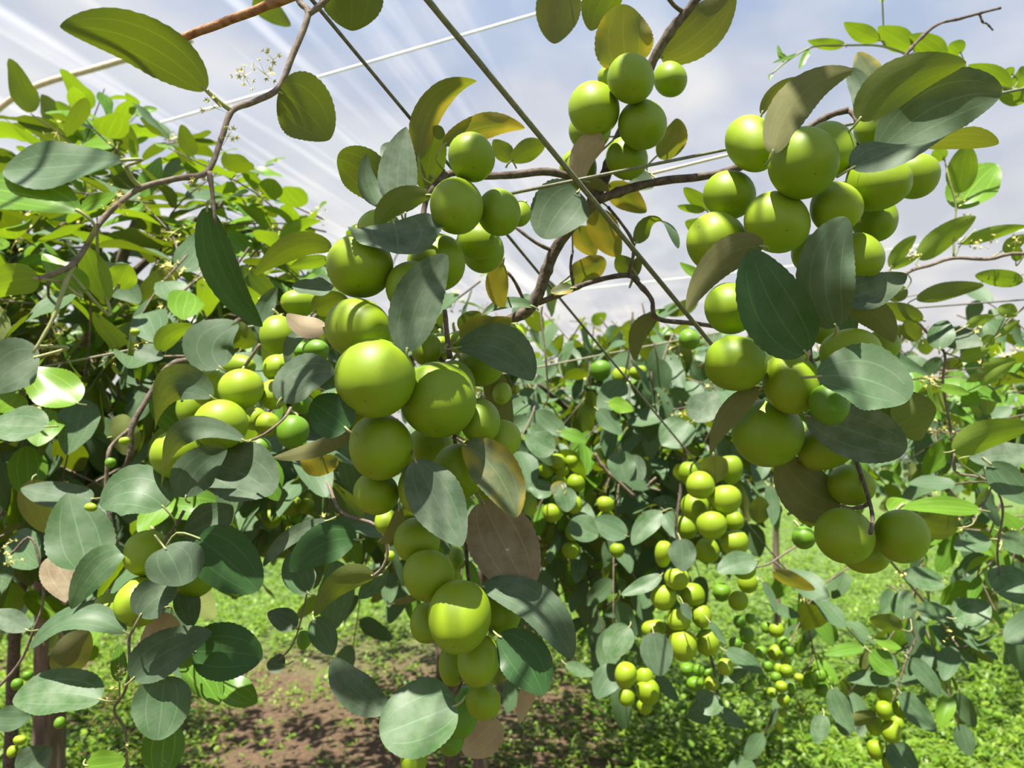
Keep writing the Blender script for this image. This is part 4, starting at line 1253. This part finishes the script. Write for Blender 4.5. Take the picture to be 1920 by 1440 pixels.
LOW_R = [(1659, 1302, 14, 14, 'f'), (1658, 1333, 15, 18, 'f', 1.10), (1691, 1328, 17, 18, 'f', 1.13), (1640, 1361, 15, 18, 'f', 1.14), (1671, 1371, 18, 21, 'f', 1.10), (1682, 1356, 12, 14, 'f', 1.18), (1641, 1406, 15, 18, 'f', 1.12), (1668, 1429, 14, 20, 'f', 1.12)]
fruit_list(LOW_R, 1.12, '%s jujube from the top in the small bunch at the bottom right', 'small bunch at the bottom right', 400, 0.02)
fruit_list([(1537, 1267, 13, 12, 'g'), (1543, 1294, 14, 13, 'g'), (1553, 1279, 10, 14, 'g')], 1.4, '%s dark jujube from the top in the trio between the two far right bunches', 'dark trio', 420)
FAR = [(1045, 865, 17, 15, 'f'), (1071, 866, 12, 13, 'f'), (1024, 881, 16, 15, 'f'), (1017, 850, 12, 11, 'f'), (1080, 905, 18, 17, 'f'), (1077, 946, 15, 18, 'p'), (1036, 962, 19, 18, 'p'),
       (1075, 997, 15, 18, 'f'), (1071, 1032, 17, 17, 'f'), (1054, 880, 14, 14, 'f'), (1048, 905, 14, 15, 'f')]
fruit_list(FAR, 1.32, '%s shaded jujube from the top in the gloomy bunch just right of the central cluster', 'gloomy bunch behind the brown leaf', 430, 0.08)
small_fruit(1135, 946, 17, 15, 1.28, 'p', 'sunlit small jujube in the gloomy centre, upper of two', 'gloomy centre pair', 450)
small_fruit(1136, 972, 17, 15, 1.30, 'f', 'small jujube in the gloomy centre, lower of two', 'gloomy centre pair', 451)
small_fruit(1157, 1032, 14, 14, 1.35, 'f', 'lone dim jujube low in the gloomy centre', 'gloomy centre pair', 452)
for i, (q, lab) in enumerate((((1126, 695, 20, 20, 'g'), 'dim green jujube left of the bright pair in the far centre foliage'),
                              ((1164, 705, 16, 18, 'p'), 'bright jujube with a pointed sun patch in the far centre foliage'),
                              ((1197, 699, 17, 14, 'p'), 'bright jujube right of the pointed sun patch in far centre'))):
    small_fruit(*q[:4], 1.45, q[4], lab, 'far centre trio', 460 + i)
fruit_list([(550, 893, 10, 13, 'p'), (543, 947, 25, 20, 'f'), (510, 973, 18, 18, 'f'), (548, 968, 18, 18, 'g'), (549, 997, 14, 14, 'f'), (575, 950, 14, 15, 'f')], 1.05, '%s jujube from the top in the shaded bunch between the left and the central cluster', 'bunch between left and central cluster', 470, .08)
LONE = [(570, 1200, 14, 18, 'g', .82, 'single small jujube on the thin twig left of the central tip'), (32, 1283, 10, 11, 'g', .82, 'tiny green jujube on the bottom left twig, larger of two'),
        (52, 1267, 9, 9, 'g', .82, 'tiny green jujube on the bottom left twig, smaller of two'), (112, 1355, 10, 11, 'g', .74, 'tiny green jujube hanging under the wide lower left leaf'),
        (37, 1388, 12, 9, 'p', .78, 'topmost of three tiny fruits in the bottom left corner'), (23, 1409, 9, 11, 'p', .78, 'leftmost of three tiny fruits in the bottom left corner'),
        (47, 1412, 13, 9, 'p', .78, 'lowest of three tiny fruits in the bottom left corner'), (170, 951, 12, 8, 'p', .70, 'tiny oval fruit above the broad heart-shaped leaf'),
        (207, 868, 10, 10, 'g', .74, 'tiny round fruit on the thin stem left of the left cluster'), (233, 827, 10, 8, 'p', .75, 'tiny oval fruit in the fork of the dark left branch'),
        (253, 623, 9, 7, 'p', .86, 'tiny fruit beside the pale wire in the left foliage'), (731, 1042, 10, 10, 'p', .80, 'tiny far fruit left of the stacked lower pair')]
for i, q in enumerate(LONE):
    small_fruit(*q[:4], q[5], q[4], q[6], 'tiny young fruits', 480 + i)

# ------------------------------------------------------------------ background trees
def canon_leaf(kind, seed, NL=10, NW=4):
    rs = random.Random(seed)
    bend = rs.uniform(0.05, 0.35) * rs.choice((1, 1, -0.4))
    tw = rs.uniform(-25, 25)
    us = [0.5 - 0.5 * math.cos(math.pi * i / NL) for i in range(NL + 1)]
    cenl, nor, wid = [], [], []
    W = rs.uniform(0.46, 0.68)
    k, ee = rs.uniform(0.72, 0.92), rs.uniform(0.52, 0.72)
    for u in us:
        cenl.append(Vector((0.04 * math.sin(3 * u + seed), u, -bend * u * u)))
        a = math.radians(tw * (u - .3))
        nor.append(Vector((math.sin(a), 0.0, math.cos(a))))
        wid.append(W * prof(u, k, ee))
    v, uv, f = leaf_grid(cenl, nor, wid, NL, NW, rs.uniform(0.08, 0.35), rs, 0.03, rs.uniform(0.05, 0.2), us)
    return v, uv, f
CANON, CANON_MESH = {}, {}
for kd in 'gn':
    CANON[kd] = [canon_leaf(kd, 40 + i) for i in range(8)]
    CANON_MESH[kd] = [mesh_from('leaf', v, f, MAT[kd], uv) for v, uv, f in CANON[kd]]

def flower_mesh(seed):
    """a little bunch of five-pointed flowers and round buds on short stalks"""
    rs = random.Random(seed)
    v, f = [], []
    for k in range(rs.randint(6, 10)):
        d = Vector((rs.gauss(0, 1), rs.gauss(0, 1), rs.gauss(0.2, 1))).normalized()
        c = d * rs.uniform(0.006, 0.014)
        x = d.cross(Vector((0.3, 0.5, 0.8))).normalized()
        y = d.cross(x)
        o = len(v)
        v.append(c - d * 0.001)
        for i in range(10):
            r = (0.0036 if i % 2 == 0 else 0.0014)
            t = math.pi * i / 5
            v.append(c + x * (r * math.cos(t)) + y * (r * math.sin(t)) + d * (0.0012 if i % 2 == 0 else 0.0))
        for i in range(10):
            f.append((o, o + 1 + i, o + 1 + (i + 1) % 10))
        o = len(v)
        v += [Vector((0.0005, 0, 0)), Vector((-0.0005, 0.0004, 0)), c]
        f.append((o, o + 1, o + 2))
    return mesh_from('flower_cluster', v, f, MAT['flower'], smooth=False)
FLOWER = [flower_mesh(i) for i in range(5)]
def put_flower(parent, p, seed, s=1.0):
    o = link('flower_cluster', FLOWER[seed % 5], parent, p - parent.location)
    o.rotation_euler = (seed * 1.3, seed * 0.7, seed)
    o.scale = (s, s, s)
for i, (br, x, y, d) in enumerate(FLOWERS_AT):
    put_flower(br.root, at(x, y, d), i, 0.62)
for br, lst in ((rs3, ((1830, 460, .95), (1862, 450, .95), (1715, 480, .95), (1795, 372, .95), (1805, 408, .95), (1792, 738, .97), (1905, 450, .95))), (rs4, ((1690, 1080, 1.0), (1780, 1190, 1.0), (1795, 990, .95))),
                (lef, ((235, 1260, .66), (215, 1300, .66), (200, 1362, .67), (236, 1400, .67), (12, 1020, .79), (25, 1050, .79), (175, 1345, .665)))):
    for i, (x, y, d) in enumerate(lst):
        put_flower(br.root, at(x, y, d), i + 3, 0.8)

def in_poly(x, y, poly):
    c = False
    j = len(poly) - 1
    for i in range(len(poly)):
        xi, yi = poly[i]
        xj, yj = poly[j]
        if (yi > y) != (yj > y) and x < (xj - xi) * (y - yi) / (yj - yi) + xi:
            c = not c
        j = i
    return c

def basis(t, n):
    t = t.normalized()
    n = n - t * n.dot(t)
    n.normalize()
    s = t.cross(n)
    return Matrix((( s.x, t.x, n.x), (s.y, t.y, n.y), (s.z, t.z, n.z)))

def grow_tree(label, poly, dr, n_sprig, mode, young, base, trunk=None, size=(0.055, 0.08), parts=290, seed=1, flowers=0, sprig_len=(0.14, 0.30), twig_parts=True, group='background jujube trees', dpow=1.0):
    rs = random.Random(seed)
    root = tag(empty('jujube_tree', base), label, 'tree', group)
    xs = [p[0] for p in poly]
    ys = [p[1] for p in poly]
    leaves = []
    twigs = []
    fl = []
    for s in range(n_sprig):
        for _ in range(200):
            x, y = rs.uniform(min(xs), max(xs)), rs.uniform(min(ys), max(ys))
            if in_poly(x, y, poly):
                break
        d = dr[0] + (dr[1] - dr[0]) * rs.random() ** dpow
        p = at(x, y, d)
        Ls = rs.uniform(*sprig_len)
        az = rs.uniform(0, 6.28)
        if mode == 'perk':
            dirv = Vector((math.cos(az) * 0.8, math.sin(az) * 0.8, rs.uniform(0.0, 1.1))).normalized()
        elif mode == 'droop':
            dirv = Vector((math.cos(az) * 0.6, math.sin(az) * 0.6, rs.uniform(-1.2, 0.1))).normalized()
        else:
            dirv = Vector((math.cos(az), math.sin(az), rs.uniform(-0.7, 0.7))).normalized()
        p0 = p - dirv * (Ls * 0.5)
        p1 = p + dirv * (Ls * 0.5) - UP * (0.25 * Ls if mode != 'perk' else 0.05)
        pm = (p0 + p1) * 0.5 + Vector((rs.uniform(-1, 1), rs.uniform(-1, 1), rs.uniform(0, 1))) * (0.1 * Ls)
        sp = spline([p0, pm, p1], 4)
        twigs.append(sp)
        kd = 'n' if rs.random() < young else 'g'
        nl = max(4, int(Ls / 0.030))
        for i in range(nl):
            t = (i + 0.7) / nl
            q = sp[min(len(sp) - 1, int(t * (len(sp) - 1)))].lerp(sp[min(len(sp) - 1, int(t * (len(sp) - 1)) + 1)], (t * (len(sp) - 1)) % 1)
            side = Vector((math.cos(az + math.pi / 2), math.sin(az + math.pi / 2), 0)) * (1 if i % 2 else -1)
            if i == nl - 1:
                side *= 0.2
            if mode == 'perk':
                ld = dirv * 0.55 + side * 0.8 + Vector((rs.gauss(0, .25), rs.gauss(0, .25), rs.gauss(0.05, .3)))
                nm = UP + Vector((rs.gauss(0, .45), rs.gauss(-.1, .45), 0))
            else:
                ld = dirv * 0.35 + side * 0.65 + Vector((rs.gauss(0, .3), rs.gauss(0, .3), rs.gauss(-.55, .3)))
                nm = UP * 0.75 + Vector((rs.gauss(0, .5), rs.gauss(-.45, .5), rs.gauss(0, .2)))
            sz = rs.uniform(*size) * (0.75 if (kd == 'n' and i > nl - 3) else 1.0)
            B = basis(ld, nm)
            leaves.append((q + ld.normalized() * 0.008, B, sz, kd if rs.random() < .85 else 'g', rs.randrange(8)))
        for _ in range(2):
            if rs.random() < flowers:
                fl.append(sp[rs.randrange(1, len(sp) - 1)] + Vector((rs.gauss(0, .008), rs.gauss(0, .008), rs.gauss(0, .008))))
    # those that show largest become parts of their own
    def show(lf):
        x, y, d = proj(lf[0])
        inside = -40 < x < 1960 and -40 < y < 1480
        return (lf[2] / max(d, .1)) * (1 if inside else 0.01)
    leaves.sort(key=show, reverse=True)
    for (q, B, sz, kd, v) in leaves[:parts]:
        o = bpy.data.objects.new('leaf', CANON_MESH[kd][v])
        COL.objects.link(o)
        o.parent = root
        M = (B * sz).to_4x4()
        M.translation = q - root.location
        o.matrix_basis = M
    for kd in 'gn':
        rest = [lf for lf in leaves[parts:] if lf[3] == kd]
        if not rest:
            continue
        V, U, Fc, off = [], [], [], 0
        for (q, B, sz, _, v) in rest:
            cv, cu, cf = CANON[kd][v]
            A = np.array([tuple(c) for c in cv]) @ np.array(B).T * sz + np.array(q - root.location)
            V.append(A)
            U.append(np.array(cu))
            Fc.append(np.array(cf) + off)
            off += len(cv)
        V = np.concatenate(V)
        U = np.concatenate(U)
        Fc = np.concatenate(Fc)
        me = mesh_from('foliage', V.tolist(), Fc.tolist(), MAT[kd + '_mass'], U)
        o = link('foliage', me, root)
        o['kind'] = 'stuff'
    tv, tf = [], []
    for i, sp in enumerate(twigs):
        v, f = tube_data([p - root.location for p in sp], [0.0019 - 0.0009 * k / len(sp) for k in range(len(sp))], 5)
        if twig_parts:
            link('twig', mesh_from('twig', v, f, MAT['twig'] if i % 3 else MAT['bark']), root)
        else:
            off = len(tv)
            tv += v
            tf += [tuple(a + off for a in q) for q in f]
    if tv:
        link('twigs', mesh_from('twigs', tv, tf, MAT['twig']), root)['kind'] = 'stuff'
    for i, p in enumerate(fl):
        put_flower(root, p, i, 1.6)
    # limbs carrying the sprigs
    if trunk:
        for j, (pix, r0, r1) in enumerate(trunk):
            pts = [at(*q) if len(q) == 3 else Vector(q[:3]) for q in pix]
            sp = spline(pts, 6)
            n = len(sp)
            v, f = tube_data([p - root.location for p in sp], [r0 + (r1 - r0) * i / (n - 1) for i in range(n)], 10, 0.2, seed + j)
            link('trunk' if r0 > 0.02 else 'limb', mesh_from('trunk', v, f, MAT['trunk' if r0 > 0.02 else 'bark']), root)
    return root

def gnd(x, y, d):
    p = at(x, y, d)
    return Vector((p.x, p.y, -0.02))
def low(x, y, d):            # point on the ground straight under a pixel point, as a 4-tuple (already a place)
    p = gnd(x, y, d)
    return (p.x, p.y, p.z, 1)

grow_tree('bright leafy tree top in the upper left, light shining through its leaves',
          [(-500, 330), (-60, 290), (60, 250), (190, 205), (300, 225), (360, 340), (430, 450), (590, 560), (590, 620), (-60, 640), (-500, 640)], (1.1, 1.95), 125, 'perk', 0.55,
          gnd(90, 700, 1.7), [([low(90, 700, 1.7), (88, 1300, 1.7), (84, 1050, 1.68), (110, 800, 1.65), (200, 560, 1.6), (290, 330, 1.5)], .032, .008),
                              ([(110, 800, 1.65), (40, 600, 1.6), (20, 380, 1.5)], .012, .005), ([(200, 560, 1.6), (330, 440, 1.6), (450, 360, 1.6)], .010, .004)],
          seed=11, flowers=0.7, size=(.072, .105))
grow_tree('airy young shoots against the film between the upper left tree and the central cluster',
          [(390, 330), (440, 290), (560, 380), (640, 440), (640, 530), (500, 480), (400, 430)], (1.2, 1.7), 15, 'perk', 0.8,
          gnd(200, 700, 1.9), [([(200, 640, 1.6), (330, 520, 1.5), (440, 440, 1.45), (560, 430, 1.4)], .006, .003)], seed=31, flowers=0.3, size=(.055, .08))
grow_tree('dense grey-green tree on the left behind the left fruit cluster',
          [(-60, 560), (300, 520), (610, 540), (630, 700), (600, 900), (430, 960), (250, 1000), (-60, 1130)], (0.95, 1.8), 135, 'droop', 0.28,
          gnd(20, 900, 1.9), [([low(20, 900, 1.9), (18, 1440, 1.9), (40, 1100, 1.85), (150, 820, 1.7), (330, 700, 1.6)], .020, .007),
                              ([(150, 820, 1.7), (420, 760, 1.7), (600, 640, 1.7)], .009, .004)], seed=12, flowers=0.55, size=(.07, .10))
grow_tree('dim foliage of the next tree behind the left fruit clusters',
          [(-100, 460), (380, 500), (640, 590), (720, 700), (700, 960), (560, 1010), (-100, 1200)], (1.8, 3.5), 260, 'mix', 0.3,
          gnd(260, 900, 2.6), [([low(120, 900, 2.6), (130, 1100, 2.6), (280, 800, 2.55), (360, 600, 2.5)], .035, .012)], seed=13, flowers=0.3, twig_parts=False, size=(.06, .09))
grow_tree('shady foliage directly behind the central fruit cluster',
          [(600, 580), (760, 540), (960, 560), (990, 800), (960, 1010), (760, 1040), (640, 980)], (1.2, 2.2), 62, 'droop', 0.25,
          gnd(820, 900, 2.0), [([low(850, 900, 2.0), (845, 1300, 2.0), (830, 1000, 1.95), (800, 780, 1.9), (760, 640, 1.8)], .018, .006)], seed=32, flowers=0.3)
grow_tree('shady foliage directly behind the right fruit cluster',
          [(1390, 650), (1560, 620), (1710, 650), (1730, 820), (1560, 870), (1410, 850)], (1.5, 2.5), 36, 'droop', 0.3,
          gnd(1560, 900, 2.4), [([(1560, 960, 2.4), (1570, 800, 2.3), (1540, 680, 2.2)], .012, .006)], seed=33, flowers=0.3)
grow_tree('shady tree in the centre behind the string of small fruits',
          [(960, 690), (1060, 620), (1330, 640), (1420, 700), (1430, 930), (1260, 960), (1190, 1120), (1060, 1200), (990, 1100), (960, 900)], (1.4, 2.3), 150, 'droop', 0.12,
          gnd(1150, 900, 2.2), [([low(905, 900, 2.3), (900, 1250, 2.3), (915, 1050, 2.25), (1000, 900, 2.1), (1170, 850, 2.1), (1260, 740, 2.0)], .026, .008),
                                ([(1170, 850, 2.1), (1080, 780, 2.0), (1010, 720, 1.9)], .012, .005), ([(1150, 1000, 2.15), (1300, 880, 2.1), (1400, 800, 2.0)], .012, .005)],
          seed=14, flowers=0.2, size=(.06, .085))
grow_tree('sunny far tree tops in the centre below the film',
          [(900, 640), (960, 610), (1150, 600), (1330, 620), (1480, 620), (1500, 760), (1300, 740), (1100, 730), (900, 780)], (1.8, 3.2), 80, 'perk', 0.6,
          gnd(1100, 900, 3.0), [([low(850, 900, 3.1), (850, 1000, 3.1), (900, 850, 3.0), (1080, 760, 2.95), (1120, 660, 2.9)], .028, .008), ([(1080, 800, 2.95), (1300, 720, 2.8), (1440, 660, 2.7)], .012, .006)], seed=15, flowers=0.5, twig_parts=False, size=(.06, .085))
grow_tree('young leafy tree at the right edge with light between its leaves',
          [(1690, 640), (1780, 600), (1960, 560), (2450, 420), (2500, 1000), (1960, 1010), (1820, 1020), (1720, 960), (1700, 800)], (1.15, 2.1), 150, 'mix', 0.55,
          gnd(1960, 900, 2.1), [([low(2010, 900, 2.1), (1990, 1200, 2.1), (1930, 900, 2.0), (1860, 760, 1.8), (1760, 690, 1.7)], .022, .006), ([(1930, 900, 2.0), (1830, 850, 1.9), (1740, 800, 1.8)], .008, .004)],
          seed=16, flowers=0.4)
grow_tree('sparse drooping twigs over the grass at the lower right',
          [(1440, 1060), (1560, 1080), (1700, 1060), (1930, 1000), (1930, 1180), (1800, 1220), (1640, 1230), (1540, 1300), (1450, 1330)], (1.2, 2.0), 15, 'droop', 0.2,
          gnd(1960, 1000, 2.4), [([low(2040, 1000, 2.5), (2000, 1150, 2.5), (1850, 1000, 2.4), (1760, 900, 2.2)], .022, .008)], seed=17, flowers=0.2)
grow_tree('far orchard row on the right beyond the grass',
          [(1380, 720), (1980, 700), (2700, 640), (2700, 960), (1980, 900), (1700, 910), (1380, 900)], (3.2, 5.5), 300, 'mix', 0.4, gnd(1700, 900, 4.4),
          [([low(1455, 900, 4.6), (1455, 990, 4.6), (1470, 860, 4.5), (1540, 780, 4.4)], .021, .010)], seed=18, twig_parts=False, sprig_len=(.25, .5))
grow_tree('far orchard row in the centre, dark between the fruit clusters',
          [(560, 720), (980, 700), (1400, 720), (1400, 1010), (1000, 1030), (560, 1020)], (2.7, 4.8), 330, 'mix', 0.25, gnd(900, 900, 4.0),
          [([low(830, 900, 4.2), (830, 990, 4.2), (840, 860, 4.0), (760, 780, 3.9)], .035, .012)], seed=19, twig_parts=False, sprig_len=(.25, .5))

# unseen tree added behind the viewer to cut sky light and dapple the fruit
def added_shade_tree():
    rs = random.Random(77)
    base = Vector((-0.5, -1.3, -0.02))
    root = tag(empty('jujube_tree', base), 'unseen tree added behind the viewer to shade the fruit', 'tree', 'background jujube trees')
    items = {'g': [], 'n': []}
    def add(p, spread=1.0):
        ld = Vector((rs.gauss(0, 1), rs.gauss(0, 1), rs.gauss(-.3, .5)))
        nm = UP + Vector((rs.gauss(0, .5), rs.gauss(0, .5), 0))
        items['g' if rs.random() < .7 else 'n'].append((p, basis(ld, nm), rs.uniform(.05, .085), rs.randrange(8)))
    for _ in range(1500):                       # unseen crown behind, blocks sky light
        add(Vector((rs.uniform(-2.4, 2.4), rs.uniform(-2.2, -0.75), rs.uniform(0.5, 2.25))))
    sun_up = SUN_DIR / SUN_DIR.z
    twigs = []
    for (x, y, d, h, n, rad) in OVERHEAD:       # leafy twigs added towards the sun to cast shade
        c = at(x, y, d) + sun_up * h
        e = c + Vector((rs.uniform(-.2, .2), -0.25, 0.05))
        twigs.append([e, (e + c) * .5 + UP * .02, c])
        for _ in range(n):
            add(c + Vector((rs.gauss(0, rad), rs.gauss(0, rad), rs.gauss(0, .03))))
    for kd in 'gn':
        V, U, Fc, off = [], [], [], 0
        for (q, B, sz, v) in items[kd]:
            cv, cu, cf = CANON[kd][v]
            V.append(np.array([tuple(c) for c in cv]) @ np.array(B).T * sz + np.array(q - base))
            U.append(np.array(cu))
            Fc.append(np.array(cf) + off)
            off += len(cv)
        o = link('foliage', mesh_from('foliage', np.concatenate(V).tolist(), np.concatenate(Fc).tolist(), MAT[kd + '_mass'], np.concatenate(U)), root)
        o['kind'] = 'stuff'
    for t in twigs:
        v, f = tube_data([p - base for p in spline(t, 4)], [.002] * 9, 5)
        link('twig', mesh_from('twig', v, f, MAT['bark']), root)
    v, f = tube_data([p - base for p in spline([base, base + Vector((.05, 0, .7)), base + Vector((-.05, .1, 1.5)), base + Vector((.2, .4, 2.3))], 5)], [.04 - .0017 * i for i in range(16)], 10)
    link('trunk', mesh_from('trunk', v, f, MAT['trunk']), root)
OVERHEAD = [(740, 560, .52, .55, 4, .05), (700, 820, .52, .8, 3, .06), (840, 960, .53, .95, 4, .06), (860, 1240, .52, 1.15, 2, .05),
            (1450, 620, .54, .7, 4, .05), (1560, 800, .54, .85, 5, .06), (1640, 1000, .55, 1.05, 2, .05), (1200, 150, .65, .5, 3, .05),
            (430, 1080, .68, 1.0, 4, .06), (600, 1400, 1.5, 1.5, 8, .2), (900, 1420, 2.6, 1.6, 10, .3)]
added_shade_tree()

# ------------------------------------------------------------------ weeds on the ground
def build_weeds(n_plants=30000):
    rng = np.random.default_rng(21)
    V, Fc = [], []
    cnt = 0
    base = np.array([[0, 0, 0], [0.34, 0.35, 0.06], [0, 0.5, 0.0], [-0.34, 0.35, 0.06], [0.26, 0.75, 0.02], [0, 1.0, -0.08], [-0.26, 0.75, 0.02]])
    tri = np.array([[0, 1, 2], [0, 2, 3], [1, 4, 2], [2, 4, 5], [2, 5, 6], [2, 6, 3]])
    made = 0
    while made < n_plants:
        y = 2.4 + 9.5 * rng.random() ** 1.7
        x = rng.uniform(-0.78, 0.78) * (y + 0.6)
        # worn bare strip in the middle of the row
        bare = math.exp(-((x + 0.55 + 0.15 * (y - 3.3)) / 0.95) ** 4) * math.exp(-max(0.0, y - 4.3) ** 2 / 0.25)
        patch = 0.5 + 0.5 * math.sin(x * 3.1 + 1.3 * math.sin(y * 2.2)) * math.sin(y * 2.7 + x)
        if rng.random() < bare * (0.50 + 0.40 * (patch < 0.45)):
            continue
        made += 1
        hgt = rng.uniform(0.02, 0.10) * (0.5 if bare > 0.3 else 1.0)
        for k in range(rng.integers(3, 7)):
            az = rng.uniform(0, 6.283)
            pit = rng.uniform(-0.2, 0.9)
            ln = rng.uniform(0.02, 0.048) * (0.7 if bare > 0.3 else 1.0)
            wd = ln * rng.uniform(0.6, 1.1) if rng.random() < 0.75 else ln * 0.25
            if wd < ln * 0.3:
                ln *= 2.0
            c, s = math.cos(az), math.sin(az)
            cp, sp = math.cos(pit), math.sin(pit)
            P = base * np.array([wd, ln, ln])
            Y = P[:, 1] * cp - P[:, 2] * sp
            Z = P[:, 1] * sp + P[:, 2] * cp
            X = P[:, 0]
            V.append(np.stack([x + X * c - Y * s + rng.uniform(-.02, .02), y + X * s + Y * c + rng.uniform(-.02, .02), Z + hgt * rng.uniform(0.3, 1.0) + 0.01], 1))
            Fc.append(tri + cnt)
            cnt += 7
    V = np.concatenate(V)
    Fc = np.concatenate(Fc)
    me = bpy.data.meshes.new('weeds')
    me.vertices.add(len(V))
    me.vertices.foreach_set('co', V.astype(np.float32).ravel())
    me.loops.add(len(Fc) * 3)
    me.loops.foreach_set('vertex_index', Fc.astype(np.int32).ravel())
    me.polygons.add(len(Fc))
    me.polygons.foreach_set('loop_start', np.arange(0, len(Fc) * 3, 3, dtype=np.int32))
    me.polygons.foreach_set('loop_total', np.full(len(Fc), 3, dtype=np.int32))
    me.update()
    me.validate()
    me.materials.append(MAT['weed'])
    o = link('weeds', me)
    tag(o, 'short bright green weeds and grass covering the orchard ground', 'weeds', kind='stuff')
build_weeds()
